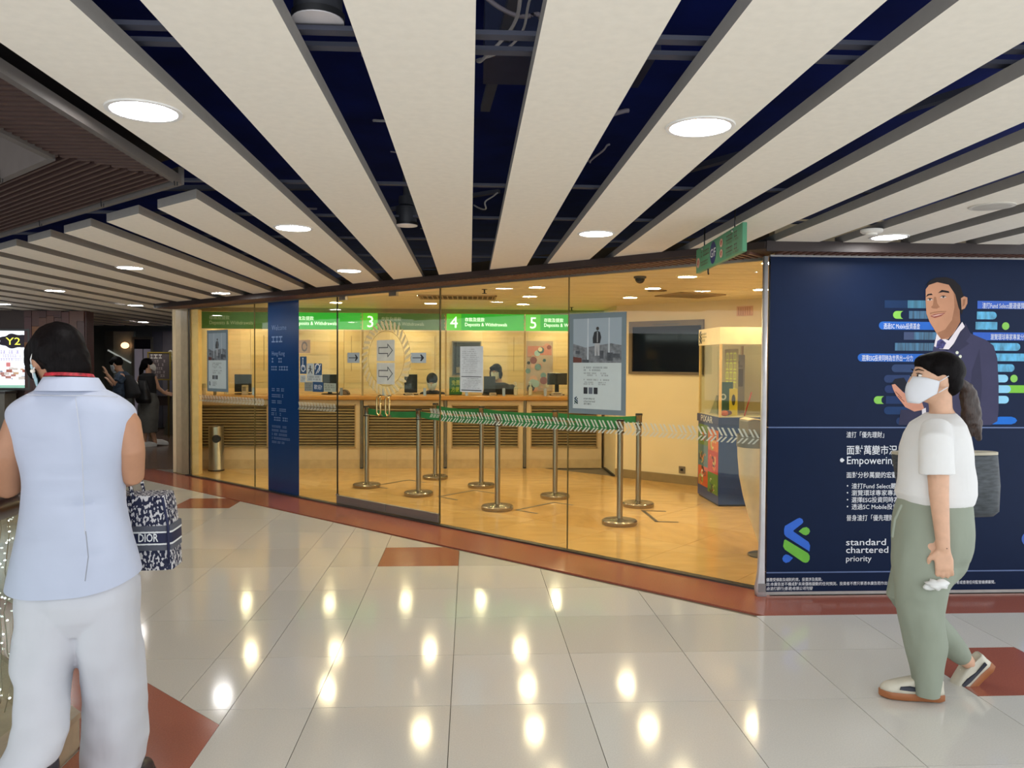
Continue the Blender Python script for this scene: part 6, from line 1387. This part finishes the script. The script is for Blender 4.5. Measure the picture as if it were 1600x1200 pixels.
# ------------------------------------------------------------------ two clerks behind the counters
def clerk(label, hx, hy, Y, yaw, pitch, sh, hairdo, top, glasses=False):
    f = Fig(label, sh[0], Y); hc = f.w(hx, hy); hc.y = 0; HM = eul(yaw, pitch, 0); x0, x1, ys = sh[1], sh[2], sh[3]
    b = MB(); head_mb(b, hc, HM, .95); nk = f.w(sh[0], ys, .03); b.tube([hc + Vector((0, 0, -.06)), nk], .05, 12, rnd=True)
    zt = nk.z; cx = nk.x; ww = abs(f.w(x1, ys).x - f.w(x0, ys).x) / 2
    b.loft([(cx, .03, zt + .01, .07, .06), (cx, .03, zt - .05, ww * .8, .09), (cx, .03, zt - .3, ww * .72, .1), (cx, .03, zt - .55, ww * .75, .11)])
    for sx in (-1, 1):
        w0 = Vector((cx + sx * ww * .82, .03, zt - .08)); e0 = w0 + Vector((sx * .05, -.05, -.22)); h0 = e0 + Vector((-sx * .10, -.22, .02))
        b.tube([w0, e0, h0], [.045, .038, .027], 12, rnd=True); hand_mb(b, h0, (-sx * .3, -1, 0), (0, 0, -1), (-sx, 0, 0), 15)
        b.tube([(cx + sx * .09, .03, zt - .5), (cx + sx * .09, .03, .45), (cx + sx * .09, .03, .07)], [.075, .055, .036], 12, rnd=True); b.tube([(cx + sx * .09, .03, .04), (cx + sx * .09, -.14, .035)], .035, 10, rnd=True)
    b.remesh('body', SKIN2, f.t, .008, 3); face_parts(f, hc, HM, .95, glasses); mask_part(f, hc, HM, mat('#dfe3e6', .7), .97)
    b = MB(); b.ball(hc + HM @ Vector((0, -.02, .03)), (.088, .108, .1), 18, 12, HM)
    if hairdo == 'bob':
        b.ball(hc + HM @ Vector((0, -.06, -.04)), (.088, .06, .09), 16, 12, HM)
        for sx in (-1, 1): b.ball(hc + HM @ Vector((sx * .078, .008, -.03)), (.022, .055, .085), 12, 10, HM)
        b.ball(hc + HM @ Vector((.02, .06, .06)), (.065, .045, .04), 12, 10, HM)
    else: b.ball(hc + HM @ Vector((0, .05, .06)), (.07, .05, .04), 12, 10, HM)
    b.remesh('hair', HAIR, f.t, .008, 3)
    b = MB(); b.loft([(cx, .03, zt + .005, .075, .07), (cx, .03, zt - .03, ww * .7, .1), (cx, .03, zt - .09, ww, .115), (cx, .03, zt - .3, ww * .9, .125), (cx, .03, zt - .6, ww * .9, .13)], 28, 2.3)
    for sx in (-1, 1): w0 = Vector((cx + sx * ww * .82, .03, zt - .08)); e0 = w0 + Vector((sx * .05, -.05, -.22)); b.tube([w0, e0, e0 + Vector((-sx * .08, -.18, .016))], [.06, .055, .045], 14, rnd=True)
    b.remesh('jacket', top, f.t, .009, 3)
    b = MB()
    for sx in (-1, 1): b.loft([(cx + sx * .085, .03, zt - .55, .1, .12), (cx + sx * .09, .03, .5, .08, .09), (cx + sx * .09, .03, .06, .07, .08)], 18)
    b.remesh('trousers', mat('#1d1d22', .8), f.t, .01, 2)
    for sx in (-1, 1): shoe(f.t, (cx + sx * .09, .08, 0), (cx + sx * .09, -.16, 0), (0, 0, 1), .25, BLACK, BLACK, low=.08)
    return f
clerk('clerk with dark bob, glasses and white mask behind the fourth window', 775, 581, 12.25, 158, -4, (781, 760, 806, 598), 'bob', mat('#2b2520', .8, var=.1), True)
clerk('clerk with short dark hair bending low behind the third window', 675, 596, 12.2, 175, -26, (676, 657, 695, 610), 'short', mat('#23252e', .8, var=.1))
